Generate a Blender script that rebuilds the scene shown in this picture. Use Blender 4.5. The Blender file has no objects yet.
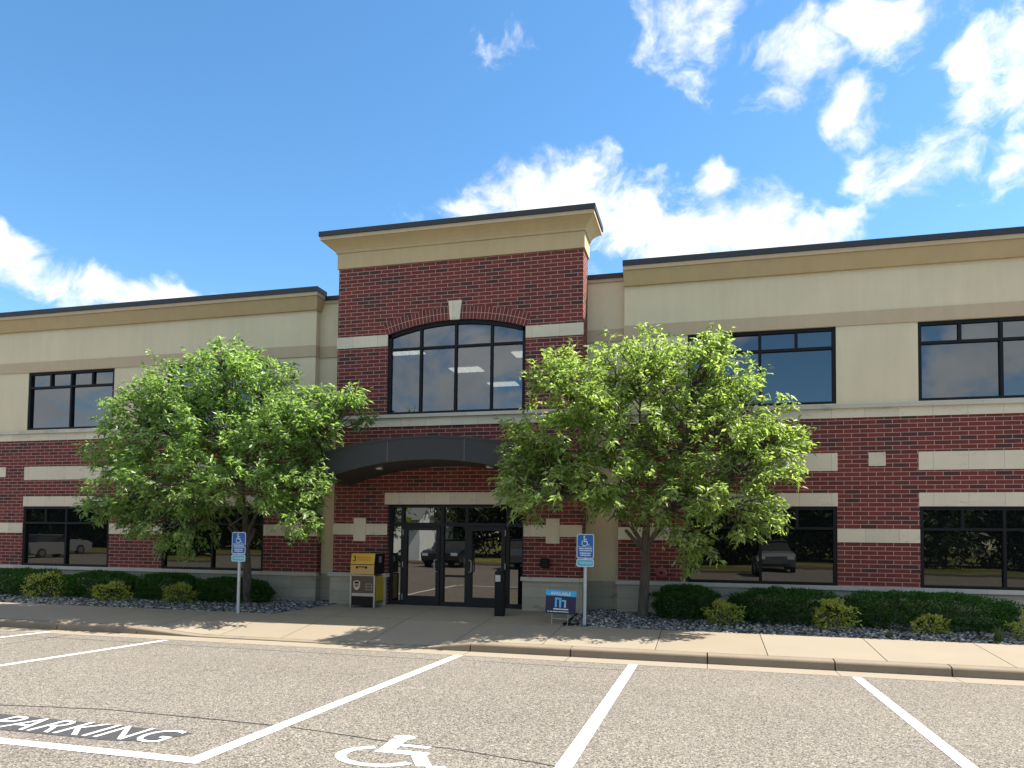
import bpy, math, random
import numpy as np
from mathutils import Vector, Matrix, noise as mnoise
R = math.radians
rng = np.random.default_rng(7)
random.seed(7)
scn = bpy.context.scene
COL = scn.collection

# ------------------------------------------------------------------ helpers
class MB:
    """collects faces with metric box-mapped uvs, links them as one object"""
    def __init__(s): s.v = []; s.f = []; s.uv = []; s.mi = []; s.sm = []
    def poly(s, pts, uv=None, mi=0, smooth=False):
        pts = [Vector(p) for p in pts]
        if uv is None:
            n = Vector((0, 0, 0))
            for i in range(len(pts)):
                a, b = pts[i], pts[(i+1) % len(pts)]
                n += Vector(((a.y-b.y)*(a.z+b.z), (a.z-b.z)*(a.x+b.x), (a.x-b.x)*(a.y+b.y)))
            ax = max(range(3), key=lambda i: abs(n[i]))
            uv = [((p.y, p.z), (p.x, p.z), (p.x, p.y))[ax] for p in pts]
        i0 = len(s.v); s.v += [tuple(p) for p in pts]
        s.f.append(tuple(range(i0, i0+len(pts)))); s.uv += list(uv); s.mi.append(mi); s.sm.append(smooth)
    def box(s, x0, x1, y0, y1, z0, z1, mi=0, skip=''):
        P = lambda x, y, z: (x, y, z)
        if 'f' not in skip: s.poly([P(x0,y0,z0),P(x1,y0,z0),P(x1,y0,z1),P(x0,y0,z1)], mi=mi)
        if 'b' not in skip: s.poly([P(x1,y1,z0),P(x0,y1,z0),P(x0,y1,z1),P(x1,y1,z1)], mi=mi)
        if 'l' not in skip: s.poly([P(x0,y1,z0),P(x0,y0,z0),P(x0,y0,z1),P(x0,y1,z1)], mi=mi)
        if 'r' not in skip: s.poly([P(x1,y0,z0),P(x1,y1,z0),P(x1,y1,z1),P(x1,y0,z1)], mi=mi)
        if 't' not in skip: s.poly([P(x0,y0,z1),P(x1,y0,z1),P(x1,y1,z1),P(x0,y1,z1)], mi=mi)
        if 'd' not in skip: s.poly([P(x0,y1,z0),P(x1,y1,z0),P(x1,y0,z0),P(x0,y0,z0)], mi=mi)
        return s
    def frustum(s, b, t, z0, z1, mi=0, caps=True):
        """b,t = (x0,x1,y0,y1) at z0 and z1"""
        B = [(b[0],b[2],z0),(b[1],b[2],z0),(b[1],b[3],z0),(b[0],b[3],z0)]
        T = [(t[0],t[2],z1),(t[1],t[2],z1),(t[1],t[3],z1),(t[0],t[3],z1)]
        for i in range(4):
            j = (i+1) % 4; s.poly([B[i], B[j], T[j], T[i]], mi=mi)
        if caps: s.poly(T, mi=mi); s.poly(B[::-1], mi=mi)
        return s
    def tube(s, pts, rad, n=8, mi=0, cap=True, smooth=True):
        pts = [Vector(p) for p in pts]
        if not hasattr(rad, '__len__'): rad = [rad]*len(pts)
        rings = []; ref = None
        for i, p in enumerate(pts):
            d = (pts[min(i+1, len(pts)-1)] - pts[max(i-1, 0)]).normalized()
            if ref is None: ref = Vector((1, 0, 0)) if abs(d.x) < .9 else Vector((0, 1, 0))
            a = (ref - d*ref.dot(d)).normalized(); b = d.cross(a); ref = a
            rings.append([p + (a*math.cos(2*math.pi*k/n) + b*math.sin(2*math.pi*k/n))*rad[i] for k in range(n)])
        for i in range(len(pts)-1):
            for k in range(n):
                l = (k+1) % n
                s.poly([rings[i][k], rings[i][l], rings[i+1][l], rings[i+1][k]], mi=mi, smooth=smooth,
                       uv=[(k/n, i), ((k+1)/n, i), ((k+1)/n, i+1), (k/n, i+1)])
        if cap: s.poly(rings[0][::-1], mi=mi); s.poly(rings[-1], mi=mi)
        return s
    def prism(s, pts2, y0, y1, mi=0):
        """polygon in (x,z), extruded along y; counter-clockwise seen from -y"""
        n = len(pts2)
        s.poly([(x, y0, z) for x, z in pts2], mi=mi)
        s.poly([(x, y1, z) for x, z in pts2[::-1]], mi=mi)
        for i in range(n):
            (xa, za), (xb, zb) = pts2[i], pts2[(i+1) % n]
            s.poly([(xa,y0,za),(xa,y1,za),(xb,y1,zb),(xb,y0,zb)], mi=mi)
        return s
    def build(s, name, mats, parent=None, loc=None):
        me = bpy.data.meshes.new(name)
        me.from_pydata(s.v, [], s.f)
        ul = me.uv_layers.new(name='UVMap')
        ul.data.foreach_set('uv', np.array(s.uv, np.float32).ravel())
        if not isinstance(mats, (list, tuple)): mats = [mats]
        for m in mats: me.materials.append(m)
        me.polygons.foreach_set('material_index', np.array(s.mi, np.int32))
        me.polygons.foreach_set('use_smooth', np.array(s.sm, bool))
        me.update()
        return link(name, me, parent, loc)

def link(name, me, parent=None, loc=None):
    o = bpy.data.objects.new(name, me); COL.objects.link(o)
    if loc is not None: o.location = loc
    if parent is not None:
        o.parent = parent
        if loc is None: o.matrix_parent_inverse = Matrix.Translation(-parent.location) if parent.parent is None else parent.matrix_parent_inverse.copy()
    return o

def tag(o, label=None, cat=None, group=None, kind=None):
    if label: o['label'] = label
    if cat: o['category'] = cat
    if group: o['group'] = group
    if kind: o['kind'] = kind
    return o

def thing(name, label, cat, loc=(0, 0, 0), group=None):
    o = bpy.data.objects.new(name, None); COL.objects.link(o)
    o.empty_display_size = .2; o.location = loc
    return tag(o, label, cat, group)

def child(name, mb, mats, parent):
    """mesh in the thing's own local coordinates"""
    o = mb.build(name, mats); o.parent = parent; return o

def bevel(o, w=.01, seg=2):
    m = o.modifiers.new('bevel', 'BEVEL'); m.width = w; m.segments = seg; m.limit_method = 'ANGLE'; return o

# ------------------------------------------------------------------ materials
class NT:
    def __init__(s, name):
        s.m = bpy.data.materials.new(name); s.m.use_nodes = True
        s.t = s.m.node_tree; s.n = s.t.nodes; s.l = s.t.links
        s.b = s.n['Principled BSDF']; s.out = s.n['Material Output']
    def new(s, typ, **kw):
        n = s.n.new('ShaderNode'+typ)
        for k, v in kw.items():
            if k in n.inputs.keys() if isinstance(k, str) else False: n.inputs[k].default_value = v
            else: setattr(n, k, v)
        return n
    def lk(s, a, b): s.l.new(a, b)
    def coord(s, which='Object', scale=(1, 1, 1)):
        c = s.new('TexCoord'); m = s.new('Mapping'); m.inputs['Scale'].default_value = scale
        s.lk(c.outputs[which], m.inputs['Vector']); return m.outputs[0]
    def noise(s, vec, scale, detail=4, rough=.6):
        n = s.new('TexNoise'); n.inputs['Scale'].default_value = scale; n.inputs['Detail'].default_value = detail
        n.inputs['Roughness'].default_value = rough; s.lk(vec, n.inputs['Vector']); return n.outputs['Fac']
    def ramp(s, fac, stops, interp='LINEAR'):
        r = s.new('ValToRGB'); r.color_ramp.interpolation = interp
        e = r.color_ramp.elements
        while len(e) < len(stops): e.new(.5)
        for el, (p, c) in zip(e, stops):
            el.position = p; el.color = (c, c, c, 1) if not hasattr(c, '__len__') else (*c, 1)
        s.lk(fac, r.inputs[0]); return r.outputs[0]
    def mix(s, a, b, fac, mode='MIX'):
        m = s.new('Mix', data_type='RGBA', blend_type=mode)
        for sock, v in ((m.inputs[6], a), (m.inputs[7], b), (m.inputs[0], fac)):
            if isinstance(v, bpy.types.NodeSocket): s.lk(v, sock)
            elif hasattr(v, '__len__'): sock.default_value = (*v, 1)
            else: sock.default_value = v
        return m.outputs[2]
    def math(s, op, a, b=0.):
        m = s.new('Math', operation=op)
        for i, v in enumerate((a, b)):
            if isinstance(v, bpy.types.NodeSocket): s.lk(v, m.inputs[i])
            else: m.inputs[i].default_value = v
        return m.outputs[0]
    def bump(s, h, strength=.3, dist=.01):
        b = s.new('Bump'); b.inputs['Strength'].default_value = strength; b.inputs['Distance'].default_value = dist
        s.lk(h, b.inputs['Height']); s.lk(b.outputs[0], s.b.inputs['Normal'])
    def set(s, color=None, rough=None, metal=None, spec=None):
        if color is not None:
            if isinstance(color, bpy.types.NodeSocket): s.lk(color, s.b.inputs['Base Color'])
            else: s.b.inputs['Base Color'].default_value = (*color, 1)
        if rough is not None: s.b.inputs['Roughness'].default_value = rough
        if metal is not None: s.b.inputs['Metallic'].default_value = metal
        if spec is not None: s.b.inputs['Specular IOR Level'].default_value = spec
        return s.m

def plain(name, c, rough=.5, metal=0., spec=.5, var=.12, scale=3., bump=0.):
    t = NT(name); v = t.coord('Object')
    n = t.noise(v, scale, 5)
    col = t.mix([x*(1-var) for x in c], [min(1, x*(1+var)) for x in c], n)
    if bump: t.bump(t.noise(v, scale*30, 3), bump, .004)
    return t.set(col, rough, metal, spec)

def brick_mat(name, swap=False):
    t = NT(name); c = t.new('TexCoord'); vec = c.outputs['UV']
    def tex(c1, c2, mort):
        b = t.new('TexBrick'); t.lk(vec, b.inputs['Vector'])
        b.offset = .5; b.inputs['Scale'].default_value = 1
        b.inputs['Brick Width'].default_value = .277; b.inputs['Row Height'].default_value = .081
        b.inputs['Mortar Size'].default_value = .0048; b.inputs['Mortar Smooth'].default_value = .15; b.inputs['Bias'].default_value = 0
        b.inputs['Color1'].default_value = (*c1, 1); b.inputs['Color2'].default_value = (*c2, 1); b.inputs['Mortar'].default_value = (*mort, 1)
        return b
    b = tex((0, 0, 0), (1, 1, 1), (.5, .5, .5))
    rnd = t.ramp(b.outputs['Color'], [(0, (.150, .036, .032)), (.3, (.190, .043, .036)), (.55, (.165, .039, .034)), (.78, (.120, .034, .031)), (.88, (.086, .036, .034)), (1, (.066, .036, .034))])
    ob = t.coord('Object')
    rnd = t.mix(rnd, t.mix((.6, .6, .6), (1.35, 1.25, 1.2), t.noise(ob, 35, 4, .7)), .65, 'MULTIPLY')
    big = t.noise(ob, .8, 4)
    mort = t.mix((.58, .39, .31), (.48, .315, .25), big)
    col = t.mix(rnd, mort, b.outputs['Fac'])
    col = t.mix(col, t.mix((.82, .80, .80), (1.08, 1.06, 1.04), big), .8, 'MULTIPLY')
    h = t.math('SUBTRACT', t.math('MULTIPLY', t.noise(ob, 60, 3), .3), b.outputs['Fac'])
    t.bump(h, .6, .006)
    return t.set(col, .85, 0, .25)

def stucco(name, c):
    t = NT(name); v = t.coord('Object')
    n1 = t.noise(v, 1.1, 5, .65); vs = t.coord('Object', (5, 5, .45)); n2 = t.noise(vs, 1.1, 5)
    col = t.mix([x*.88 for x in c], [x*1.08 for x in c], n1)
    col = t.mix(col, t.mix((.78, .79, .78), (1.08, 1.07, 1.06), n2), .6, 'MULTIPLY')
    t.bump(t.noise(v, 160, 3), .35, .003)
    return t.set(col, .9, 0, .2)

def stone(name, c, joint=.3, row=40):
    """cut stone or block, joints along x"""
    t = NT(name); cc = t.new('TexCoord'); vec = cc.outputs['UV']
    b = t.new('TexBrick'); t.lk(vec, b.inputs['Vector']); b.offset = 0
    b.inputs['Scale'].default_value = 1; b.inputs['Brick Width'].default_value = joint; b.inputs['Row Height'].default_value = row
    b.inputs['Mortar Size'].default_value = .004; b.inputs['Mortar Smooth'].default_value = .3
    b.inputs['Color1'].default_value = (.9, .9, .9, 1); b.inputs['Color2'].default_value = (1.06, 1.06, 1.06, 1); b.inputs['Mortar'].default_value = (.62, .6, .56, 1)
    v = t.coord('Object'); n = t.noise(v, 2.5, 6, .65)
    col = t.mix([x*.86 for x in c], [x*1.08 for x in c], n)
    col = t.mix(col, b.outputs['Color'], 1., 'MULTIPLY')
    dirt = t.ramp(t.noise(t.coord('Object', (1, 1, 3)), 2.1, 6, .75), [(.30, (.58, .55, .50)), (.43, (1, 1, 1)), (1, (1, 1, 1))])
    col = t.mix(col, dirt, .8, 'MULTIPLY')
    t.bump(t.noise(v, 120, 3), .25, .003)
    return t.set(col, .85, 0, .25)

M = {}
M['brick'] = brick_mat('red_brick')
M['stucco'] = stucco('beige_stucco', (.69, .58, .392))
M['tan'] = stucco('tan_stucco', (.53, .405, .265))
M['corn'] = stucco('cornice_stucco', (.53, .395, .222))
M['recess'] = stucco('recess_stucco', (.41, .35, .25))
M['stone'] = stone('limestone', (.68, .588, .435), .57)
M['plinth'] = stone('plinth_block', (.43, .38, .29), .60, .203)
M['capst'] = stone('sill_stone', (.54, .495, .405), 1.2)
M['coping'] = plain('coping_metal', (.030, .031, .034), .55, .0, .4)
M['alum'] = plain('dark_aluminium', (.010, .010, .0105), .55, 0, .2)
M['alumg'] = plain('storefront_aluminium', (.016, .016, .017), .5, 0, .25)
M['canopy'] = plain('canopy_metal', (.038, .036, .034), .5, .0, .3)
M['soffit'] = plain('soffit_dark', (.028, .026, .025), .8)
M['seam'] = plain('panel_seam', (.09, .09, .095), .5)
M['steel'] = plain('brushed_steel', (.36, .35, .33), .38, .8)
M['galv'] = plain('galvanised_steel', (.50, .51, .50), .55, .4, .4, .2, 12)
M['white'] = plain('white_film', (.75, .78, .8), .5)
M['roof'] = plain('roof_membrane', (.2, .2, .19), .9)
M['inside'] = plain('interior_dark', (.10, .10, .095), .9)

def glass_opaque(name, refl, tint=(1, 1, 1)):
    """dark tinted pane, room behind too dark to read"""
    t = NT(name); v = t.coord('Object')
    bm = t.new('Bump'); bm.inputs['Strength'].default_value = .05; bm.inputs['Distance'].default_value = .02
    t.lk(t.noise(v, .9, 2), bm.inputs['Height'])
    d = t.new('BsdfDiffuse'); d.inputs['Color'].default_value = (.006, .007, .007, 1)
    g = t.new('BsdfGlossy'); g.inputs['Roughness'].default_value = .006; g.inputs['Color'].default_value = (*tint, 1)
    t.lk(bm.outputs[0], g.inputs['Normal'])
    fr = t.new('Fresnel'); fr.inputs['IOR'].default_value = 1.5
    fac = t.math('ADD', t.math('MULTIPLY', fr.outputs[0], .8), refl)
    mx = t.new('MixShader'); t.lk(fac, mx.inputs[0]); t.lk(d.outputs[0], mx.inputs[1]); t.lk(g.outputs[0], mx.inputs[2])
    t.lk(mx.outputs[0], t.out.inputs['Surface']); return t.m
M['glass'] = glass_opaque('tinted_glass', .10, (.92, .97, 1))
M['glassdoor'] = glass_opaque('door_glass', .12, (1, .96, .9))
M['glasslow'] = glass_opaque('storefront_glass', .055, (1, .98, .92))
def glass_clear(name):
    t = NT(name)
    tr = t.new('BsdfTransparent'); tr.inputs['Color'].default_value = (.20, .21, .21, 1)
    g = t.new('BsdfGlossy'); g.inputs['Roughness'].default_value = .006; g.inputs['Color'].default_value = (.92, .97, 1, 1)
    fr = t.new('Fresnel'); fr.inputs['IOR'].default_value = 1.5
    fac = t.math('ADD', t.math('MULTIPLY', fr.outputs[0], .8), .11)
    mx = t.new('MixShader'); t.lk(fac, mx.inputs[0]); t.lk(tr.outputs[0], mx.inputs[1]); t.lk(g.outputs[0], mx.inputs[2])
    t.lk(mx.outputs[0], t.out.inputs['Surface']); return t.m
M['glassarch'] = glass_clear('arched_glass')

def asphalt():
    t = NT('aged_asphalt'); v = t.coord('Object')
    vo = t.new('TexVoronoi'); vo.inputs['Scale'].default_value = 92; t.lk(v, vo.inputs['Vector'])
    sep = t.new('SeparateColor'); t.lk(vo.outputs['Color'], sep.inputs[0])
    spk = t.ramp(sep.outputs[0], [(0, (.046, .041, .036)), (.2, (.115, .103, .088)), (.5, (.190, .170, .143)), (.8, (.250, .224, .190)), (1, (.36, .33, .285))])
    vo2 = t.new('TexVoronoi'); vo2.inputs['Scale'].default_value = 40; t.lk(v, vo2.inputs['Vector'])
    sep2 = t.new('SeparateColor'); t.lk(vo2.outputs['Color'], sep2.inputs[0])
    spk = t.mix(spk, t.mix((.80, .80, .81), (1.18, 1.16, 1.13), sep2.outputs[0]), .7, 'MULTIPLY')
    big = t.noise(v, .35, 5, .6); st = t.noise(t.coord('Object', (.25, 1.3, 1)), .9, 4)
    col = t.mix(spk, t.mix((.80, .79, .79), (1.12, 1.10, 1.05), big), .9, 'MULTIPLY')
    col = t.mix(col, t.mix((.86, .86, .87), (1.06, 1.06, 1.05), st), .9, 'MULTIPLY')
    oil = t.ramp(t.noise(v, 2.6, 2, .5), [(.0, (.62, .61, .60)), (.235, (.72, .71, .70)), (.29, (1, 1, 1)), (1, (1, 1, 1))])
    col = t.mix(col, oil, .8, 'MULTIPLY')
    t.bump(vo.outputs['Distance'], .5, .006)
    return t.set(col, .9, 0, .2)
M['asphalt'] = asphalt()
def concrete(name, c, sc=1., amp=.1):
    t = NT(name); v = t.coord('Object')
    col = t.mix([x*(1-amp) for x in c], [x*(1+amp) for x in c], t.noise(v, 1.2*sc, 6, .65))
    col = t.mix(col, t.mix((.86, .85, .84), (1.05, 1.05, 1.05), t.noise(v, 45, 4, .7)), .8, 'MULTIPLY')
    blot = t.ramp(t.noise(v, 3.2, 5, .7), [(.0, (.78, .76, .74)), (.38, (1, 1, 1)), (1, (1, 1, 1))])
    col = t.mix(col, blot, .8, 'MULTIPLY')
    t.bump(t.noise(v, 140, 3), .3, .002)
    return t.set(col, .9, 0, .2)
M['walk'] = concrete('sidewalk_concrete', (.275, .232, .174))
M['walk2'] = concrete('sidewalk_concrete_pale', (.305, .254, .185), 1.3, .12)
M['walk3'] = concrete('sidewalk_concrete_grey', (.265, .220, .160), .8, .12)
M['kerb'] = concrete('kerb_concrete', (.225, .183, .132), 2., .22)
M['joint'] = plain('joint_dirt', (.045, .038, .03), .95)
def paint(name, c, wear=.35):
    t = NT(name); v = t.coord('Object')
    n = t.noise(v, 48, 5, .75); n2 = t.noise(v, 2.2, 3)
    f = t.ramp(t.math('ADD', t.math('MULTIPLY', n, .8), t.math('MULTIPLY', n2, .3)), [(0, 1.), (wear, 1.), (wear+.06, 0.)])
    col = t.mix(c, (.16, .143, .12), f)
    return t.set(col, .7, 0, .3)
M['paint'] = paint('road_paint', (.68, .67, .65), .405)
M['blackpaint'] = paint('black_road_paint', (.055, .054, .054), .44)
M['tar'] = plain('tar_sealant', (.03, .028, .026), .6, 0, .4, .3, 20)
def gravel_m():
    t = NT('river_gravel'); g = t.new('NewGeometry')
    c = t.ramp(g.outputs['Random Per Island'], [(0, (.042, .041, .040)), (.35, (.115, .112, .108)), (.65, (.215, .205, .188)), (.88, (.33, .31, .27)), (1, (.58, .54, .46))])
    return t.set(c, .8, 0, .3)
M['gravel'] = gravel_m()
M['soil'] = plain('gravel_bed', (.055, .057, .06), .95, 0, .2, .3, 30, .5)
def leaf_m(name, stops, trans=.4, tcol=(1.5, 1.7, .5), rough=.5, spec=.5):
    t = NT(name); g = t.new('NewGeometry'); v = t.coord('Object')
    f = t.math('ADD', t.math('MULTIPLY', g.outputs['Random Per Island'], .6), t.math('MULTIPLY', t.noise(v, 1.3, 3), .4))
    c = t.ramp(f, stops); t.set(c, rough, 0, spec)
    tc = t.mix(c, tcol, 1., 'MULTIPLY')
    tr = t.new('BsdfTranslucent'); t.lk(tc, tr.inputs['Color'])
    mx = t.new('MixShader'); mx.inputs[0].default_value = trans
    t.lk(t.b.outputs[0], mx.inputs[1]); t.lk(tr.outputs[0], mx.inputs[2]); t.lk(mx.outputs[0], t.out.inputs['Surface'])
    return t.m
M['leafL'] = leaf_m('tree_leaf_green', [(.1, (.085, .140, .035)), (.5, (.165, .240, .070)), (.9, (.31, .38, .18))], .55, (1.85, 2.05, 1.15), .36)
M['leafR'] = leaf_m('tree_leaf_yellow_green', [(.1, (.105, .150, .037)), (.5, (.205, .260, .075)), (.9, (.34, .40, .185))], .55, (1.8, 2.0, 1.05), .36)
M['hedge'] = leaf_m('yew_needles', [(.1, (.024, .068, .013)), (.5, (.046, .118, .022)), (.9, (.085, .175, .038))], .28, (1.3, 1.6, .6), .7, .15)
M['spirea'] = leaf_m('spirea_leaf', [(.1, (.20, .23, .035)), (.5, (.34, .37, .06)), (.9, (.52, .50, .13))], .35, (1.4, 1.4, .6))
M['weed'] = leaf_m('grass_blade', [(.1, (.06, .11, .02)), (.9, (.14, .19, .06))], .3)
M['fartree'] = leaf_m('far_leaf', [(.1, (.018, .036, .008)), (.9, (.045, .075, .018))], .25)
def bark():
    t = NT('grey_bark'); v = t.coord('Object', (14, 14, 2.2)); n = t.noise(v, 2., 5, .7)
    t.bump(n, .8, .02); return t.set(t.ramp(n, [(.3, (.055, .043, .032)), (.7, (.145, .120, .095))]), .9)
M['bark'] = bark()
def grass_m():
    t = NT('lawn'); v = t.coord('Object')
    return t.set(t.mix(t.mix((.07, .085, .02), (.12, .12, .035), t.noise(v, 6, 5)), (.24, .19, .075), t.ramp(t.noise(v, .25, 4), [(.45, 0.), (.7, 1.)])), .95, 0, .1)
M['lawn'] = grass_m()
M['blue'] = plain('sign_blue', (.020, .125, .45), .4)
M['signwhite'] = plain('sign_white', (.66, .74, .84), .4)
M['lblue'] = plain('sign_light_blue', (.10, .42, .56), .4)
M['lblue2'] = plain('sign_pale_lettering', (.36, .66, .78), .4)
M['signback'] = plain('sign_aluminium', (.45, .46, .47), .4, .6)
M['navy'] = plain('panel_navy', (.020, .018, .055), .5)
M['cyan'] = plain('panel_cyan', (.035, .42, .72), .5)
M['logoblue'] = plain('logo_blue', (.10, .45, .75), .5)
M['logopale'] = plain('logo_pale', (.30, .50, .72), .5)
M['gold'] = plain('gold_hood', (.62, .36, .035), .45)
M['goldd'] = plain('gold_drawer', (.52, .30, .085), .45)
M['goldside'] = plain('yellow_side', (.42, .30, .012), .45)
M['brown'] = plain('brown_panel', (.075, .045, .026), .4)
M['tanlogo'] = plain('shield_tan', (.55, .44, .27), .4)
M['darkink'] = plain('dark_ink', (.014, .010, .008), .6, 0, .2)
M['orange'] = plain('orange_ink', (.60, .17, .01), .5)
M['red'] = plain('bell_red', (.26, .055, .055), .5)
M['black'] = plain('black_enamel', (.008, .008, .009), .55, 0, .2)
M['brass'] = plain('aged_brass', (.30, .24, .14), .4, .8)
M['rubber'] = plain('tyre_rubber', (.015, .015, .015), .8)
M['lampglass'] = plain('lamp_lens', (.7, .7, .68), .3)
def emit(name, c, s):
    t = NT(name); t.set((.8, .8, .8)); t.b.inputs['Emission Color'].default_value = (*c, 1); t.b.inputs['Emission Strength'].default_value = s; return t.m
M['troffer'] = emit('fluorescent_lens', (1, .97, .88), .55)

# ------------------------------------------------------------------ ground
SL = .0625; YK = -3.83
def zlot(y): return .0202*(YK - y) if y > -16 else .0202*(YK+16)
def kerbh(x):
    def ss(a, b, t): t = min(1, max(0, (t-a)/(b-a))); return t*t*(3-2*t)
    return .13*(1 - .86*ss(-10.2, -8.3, x)*(1-ss(-4.5, -3.5, x)))
def zwalk(x, y):
    k = kerbh(x); t = min(1, max(0, (-1.95-y)/1.7))
    return .13 + SL*(y+3.75) - (.13-k)*t

mb = MB(); mb.poly([(-900, -900, -.12), (900, -900, -.12), (900, 900, -.12), (-900, 900, -.12)])
tag(mb.build('ground', M['lawn']), kind='structure')
mb = MB()
for y0, y1 in ((-4.27, -16), (-16, -26)):
    mb.poly([(-60, y1, zlot(y1)), (60, y1, zlot(y1)), (60, y0, zlot(y0)), (-60, y0, zlot(y0))])
tag(mb.build('parking_lot', M['asphalt']), kind='structure')
mb = MB()
mb.box(-60, 60, -26.2, -26.0, 0, .38); tag(mb.build('far_kerb', M['kerb']), kind='structure')
mb = MB(); mb.poly([(-90, -80, .9), (90, -80, .9), (90, -26.2, .36), (-90, -26.2, .36)])
tag(mb.build('lawn', M['lawn']), kind='structure')
# gutter pan and kerb
KJ = [-25, -22.9, -21.0, -18.9, -17.0, -15.1, -13.3, -11.5, -9.75, -7.7, -5.6, -3.55, -1.97, .02, 1.72, 3.16, 5.1, 6.9, 8.7, 10.5, 12]
mb = MB()
for a, b in zip(KJ[:-1], KJ[1:]):
    mb.poly([(a+.004, -4.30, .012), (b-.004, -4.30, .012), (b-.004, YK+.02, .002), (a+.004, YK+.02, .002)])
mb.poly([(-25, -4.31, -.004), (12, -4.31, -.004), (12, -3.7, -.01), (-25, -3.7, -.01)], mi=1)
tag(mb.build('gutter', [M['walk'], M['joint']]), kind='structure')
def prof(h):
    r = min(.045, h*.45)
    pts = [(YK, -.02), (YK-.004+.012*1, h-r)]
    for k in range(1, 6):
        a = math.pi/2*k/5; pts.append((YK+.008+r-r*math.cos(a), h-r+r*math.sin(a)))
    pts.append((YK+.196, h+.006)); return pts
mb = MB()
for a, b in zip(KJ[:-1], KJ[1:]):
    n = 8; xs = [a+.009+(b-a-.018)*i/n for i in range(n+1)]
    P = [prof(max(.02, kerbh(x))) for x in xs]
    for i in range(n):
        for k in range(len(P[0])-1):
            mb.poly([(xs[i], *P[i][k]), (xs[i+1], *P[i+1][k]), (xs[i+1], *P[i+1][k+1]), (xs[i], *P[i][k+1])], smooth=k > 0)
    for x, p, f in ((xs[0], P[0], 1), (xs[-1], P[-1], -1)):
        q = [(x, yy, zz) for yy, zz in p]+[(x, YK+.19, -.02)]; mb.poly(q[::f])
mb.box(-25, 12, YK+.05, YK+.16, -.02, .012, mi=1)
tag(mb.build('kerb', [M['kerb'], M['joint']]), kind='structure')
# sidewalk slabs
mb = MB(); yb = -1.95; yf = YK+.195
XJ = [-25]+[-24.0+1.6*i for i in range(0, 9)]+[-9.6, -8.2, -7.0, -5.4, -3.9, -2.45, -.73, .86, 2.42, 3.98, 5.55, 7.1, 8.7, 12]
def slab(x0, x1, y0, y1, cut=None):
    mi = random.choice((0, 0, 1, 2))
    g = .0055; nx, ny = 4, 5
    X = lambda u, v: x0+g+(x1-x0-2*g)*u
    for i in range(nx):
        for j in range(ny):
            q = []
            for u, v in ((i, j), (i+1, j), (i+1, j+1), (i, j+1)):
                y = y0+g+(y1-y0-2*g)*v/ny; x = X(u/nx, v/ny)
                if cut: x = max(x, cut(y)+ (x-x0)*.0)
                q.append((x, y, zwalk(x, y)))
            mb.poly(q, mi=mi)
for a, b in zip(XJ[:-1], XJ[1:]): slab(a, b, yf, yb)
for a, b in ((-7.0, -5.4), (-5.4, -3.9), (-3.9, -2.45)): slab(a, b, yb, -.10)
cut = lambda y: -8.2+(y-yb)/(1.85)*.75
slab(-8.2, -7.0, yb, -.10, cut)
tag(mb.build('sidewalk', [M['walk'], M['walk2'], M['walk3']]), kind='structure')
mb = MB()
mb.poly([(-25, yf-.02, -.03), (12, yf-.02, -.03), (12, yf+.04, -.01), (-25, yf+.04, -.01)])
for a, b in zip(XJ[:-1], XJ[1:]):
    for x0, x1 in ((a-.03, a+.03),):
        for j in range(6):
            y0 = yf+(yb-yf)*j/6; y1 = yf+(yb-yf)*(j+1)/6
            mb.poly([(x0, y0, zwalk(a, y0)-.012), (x1, y0, zwalk(a, y0)-.012), (x1, y1, zwalk(a, y1)-.012), (x0, y1, zwalk(a, y1)-.012)])
mb.poly([(-8.3, yb-.03, zwalk(0, yb-.03)-.012), (-2.4, yb-.03, zwalk(0, yb-.03)-.012), (-2.4, yb+.03, zwalk(0, yb+.03)-.012), (-8.3, yb+.03, zwalk(0, yb+.03)-.012)])
for x in (-7.0, -5.4, -3.9): mb.poly([(x-.03, yb+.03, zwalk(x, yb+.03)-.012), (x+.03, yb+.03, zwalk(x, yb+.03)-.012), (x+.03, -.1, zwalk(x, -.1)-.012), (x-.03, -.1, zwalk(x, -.1)-.012)])
tag(mb.build('sidewalk_joints', M['joint']), kind='structure')
# gravel beds
def zbed(y): return .13+SL*(y+3.75)-.03
beds = [(-25, -7.2, yb+.005, .15), (-2.44, 12, yb+.005, .3)]
mb = MB()
for x0, x1, y0, y1 in beds: mb.poly([(x0, y0, zbed(y0)), (x1, y0, zbed(y0)), (x1, y1, zbed(y1)), (x0, y1, zbed(y1))])
tag(mb.build('gravel_base', M['soil']), kind='structure')
ph = (1+5**.5)/2
ICO = np.array([(-1,ph,0),(1,ph,0),(-1,-ph,0),(1,-ph,0),(0,-1,ph),(0,1,ph),(0,-1,-ph),(0,1,-ph),(ph,0,-1),(ph,0,1),(-ph,0,-1),(-ph,0,1)], float)/1.9
ICF = np.array([(0,11,5),(0,5,1),(0,1,7),(0,7,10),(0,10,11),(1,5,9),(5,11,4),(11,10,2),(10,7,6),(7,1,8),(3,9,4),(3,4,2),(3,2,6),(3,6,8),(3,8,9),(4,9,5),(2,4,11),(6,2,10),(8,6,7),(9,8,1)])
def tri_mesh(name, V, F, mat, smooth=False):
    me = bpy.data.meshes.new(name)
    nf, k = F.shape
    me.vertices.add(len(V)); me.vertices.foreach_set('co', V.astype(np.float32).ravel())
    me.loops.add(nf*k); me.loops.foreach_set('vertex_index', F.astype(np.int32).ravel())
    me.polygons.add(nf); me.polygons.foreach_set('loop_start', np.arange(0, nf*k, k, dtype=np.int32))
    me.materials.append(mat); me.update(calc_edges=True); me.validate()
    return me
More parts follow.
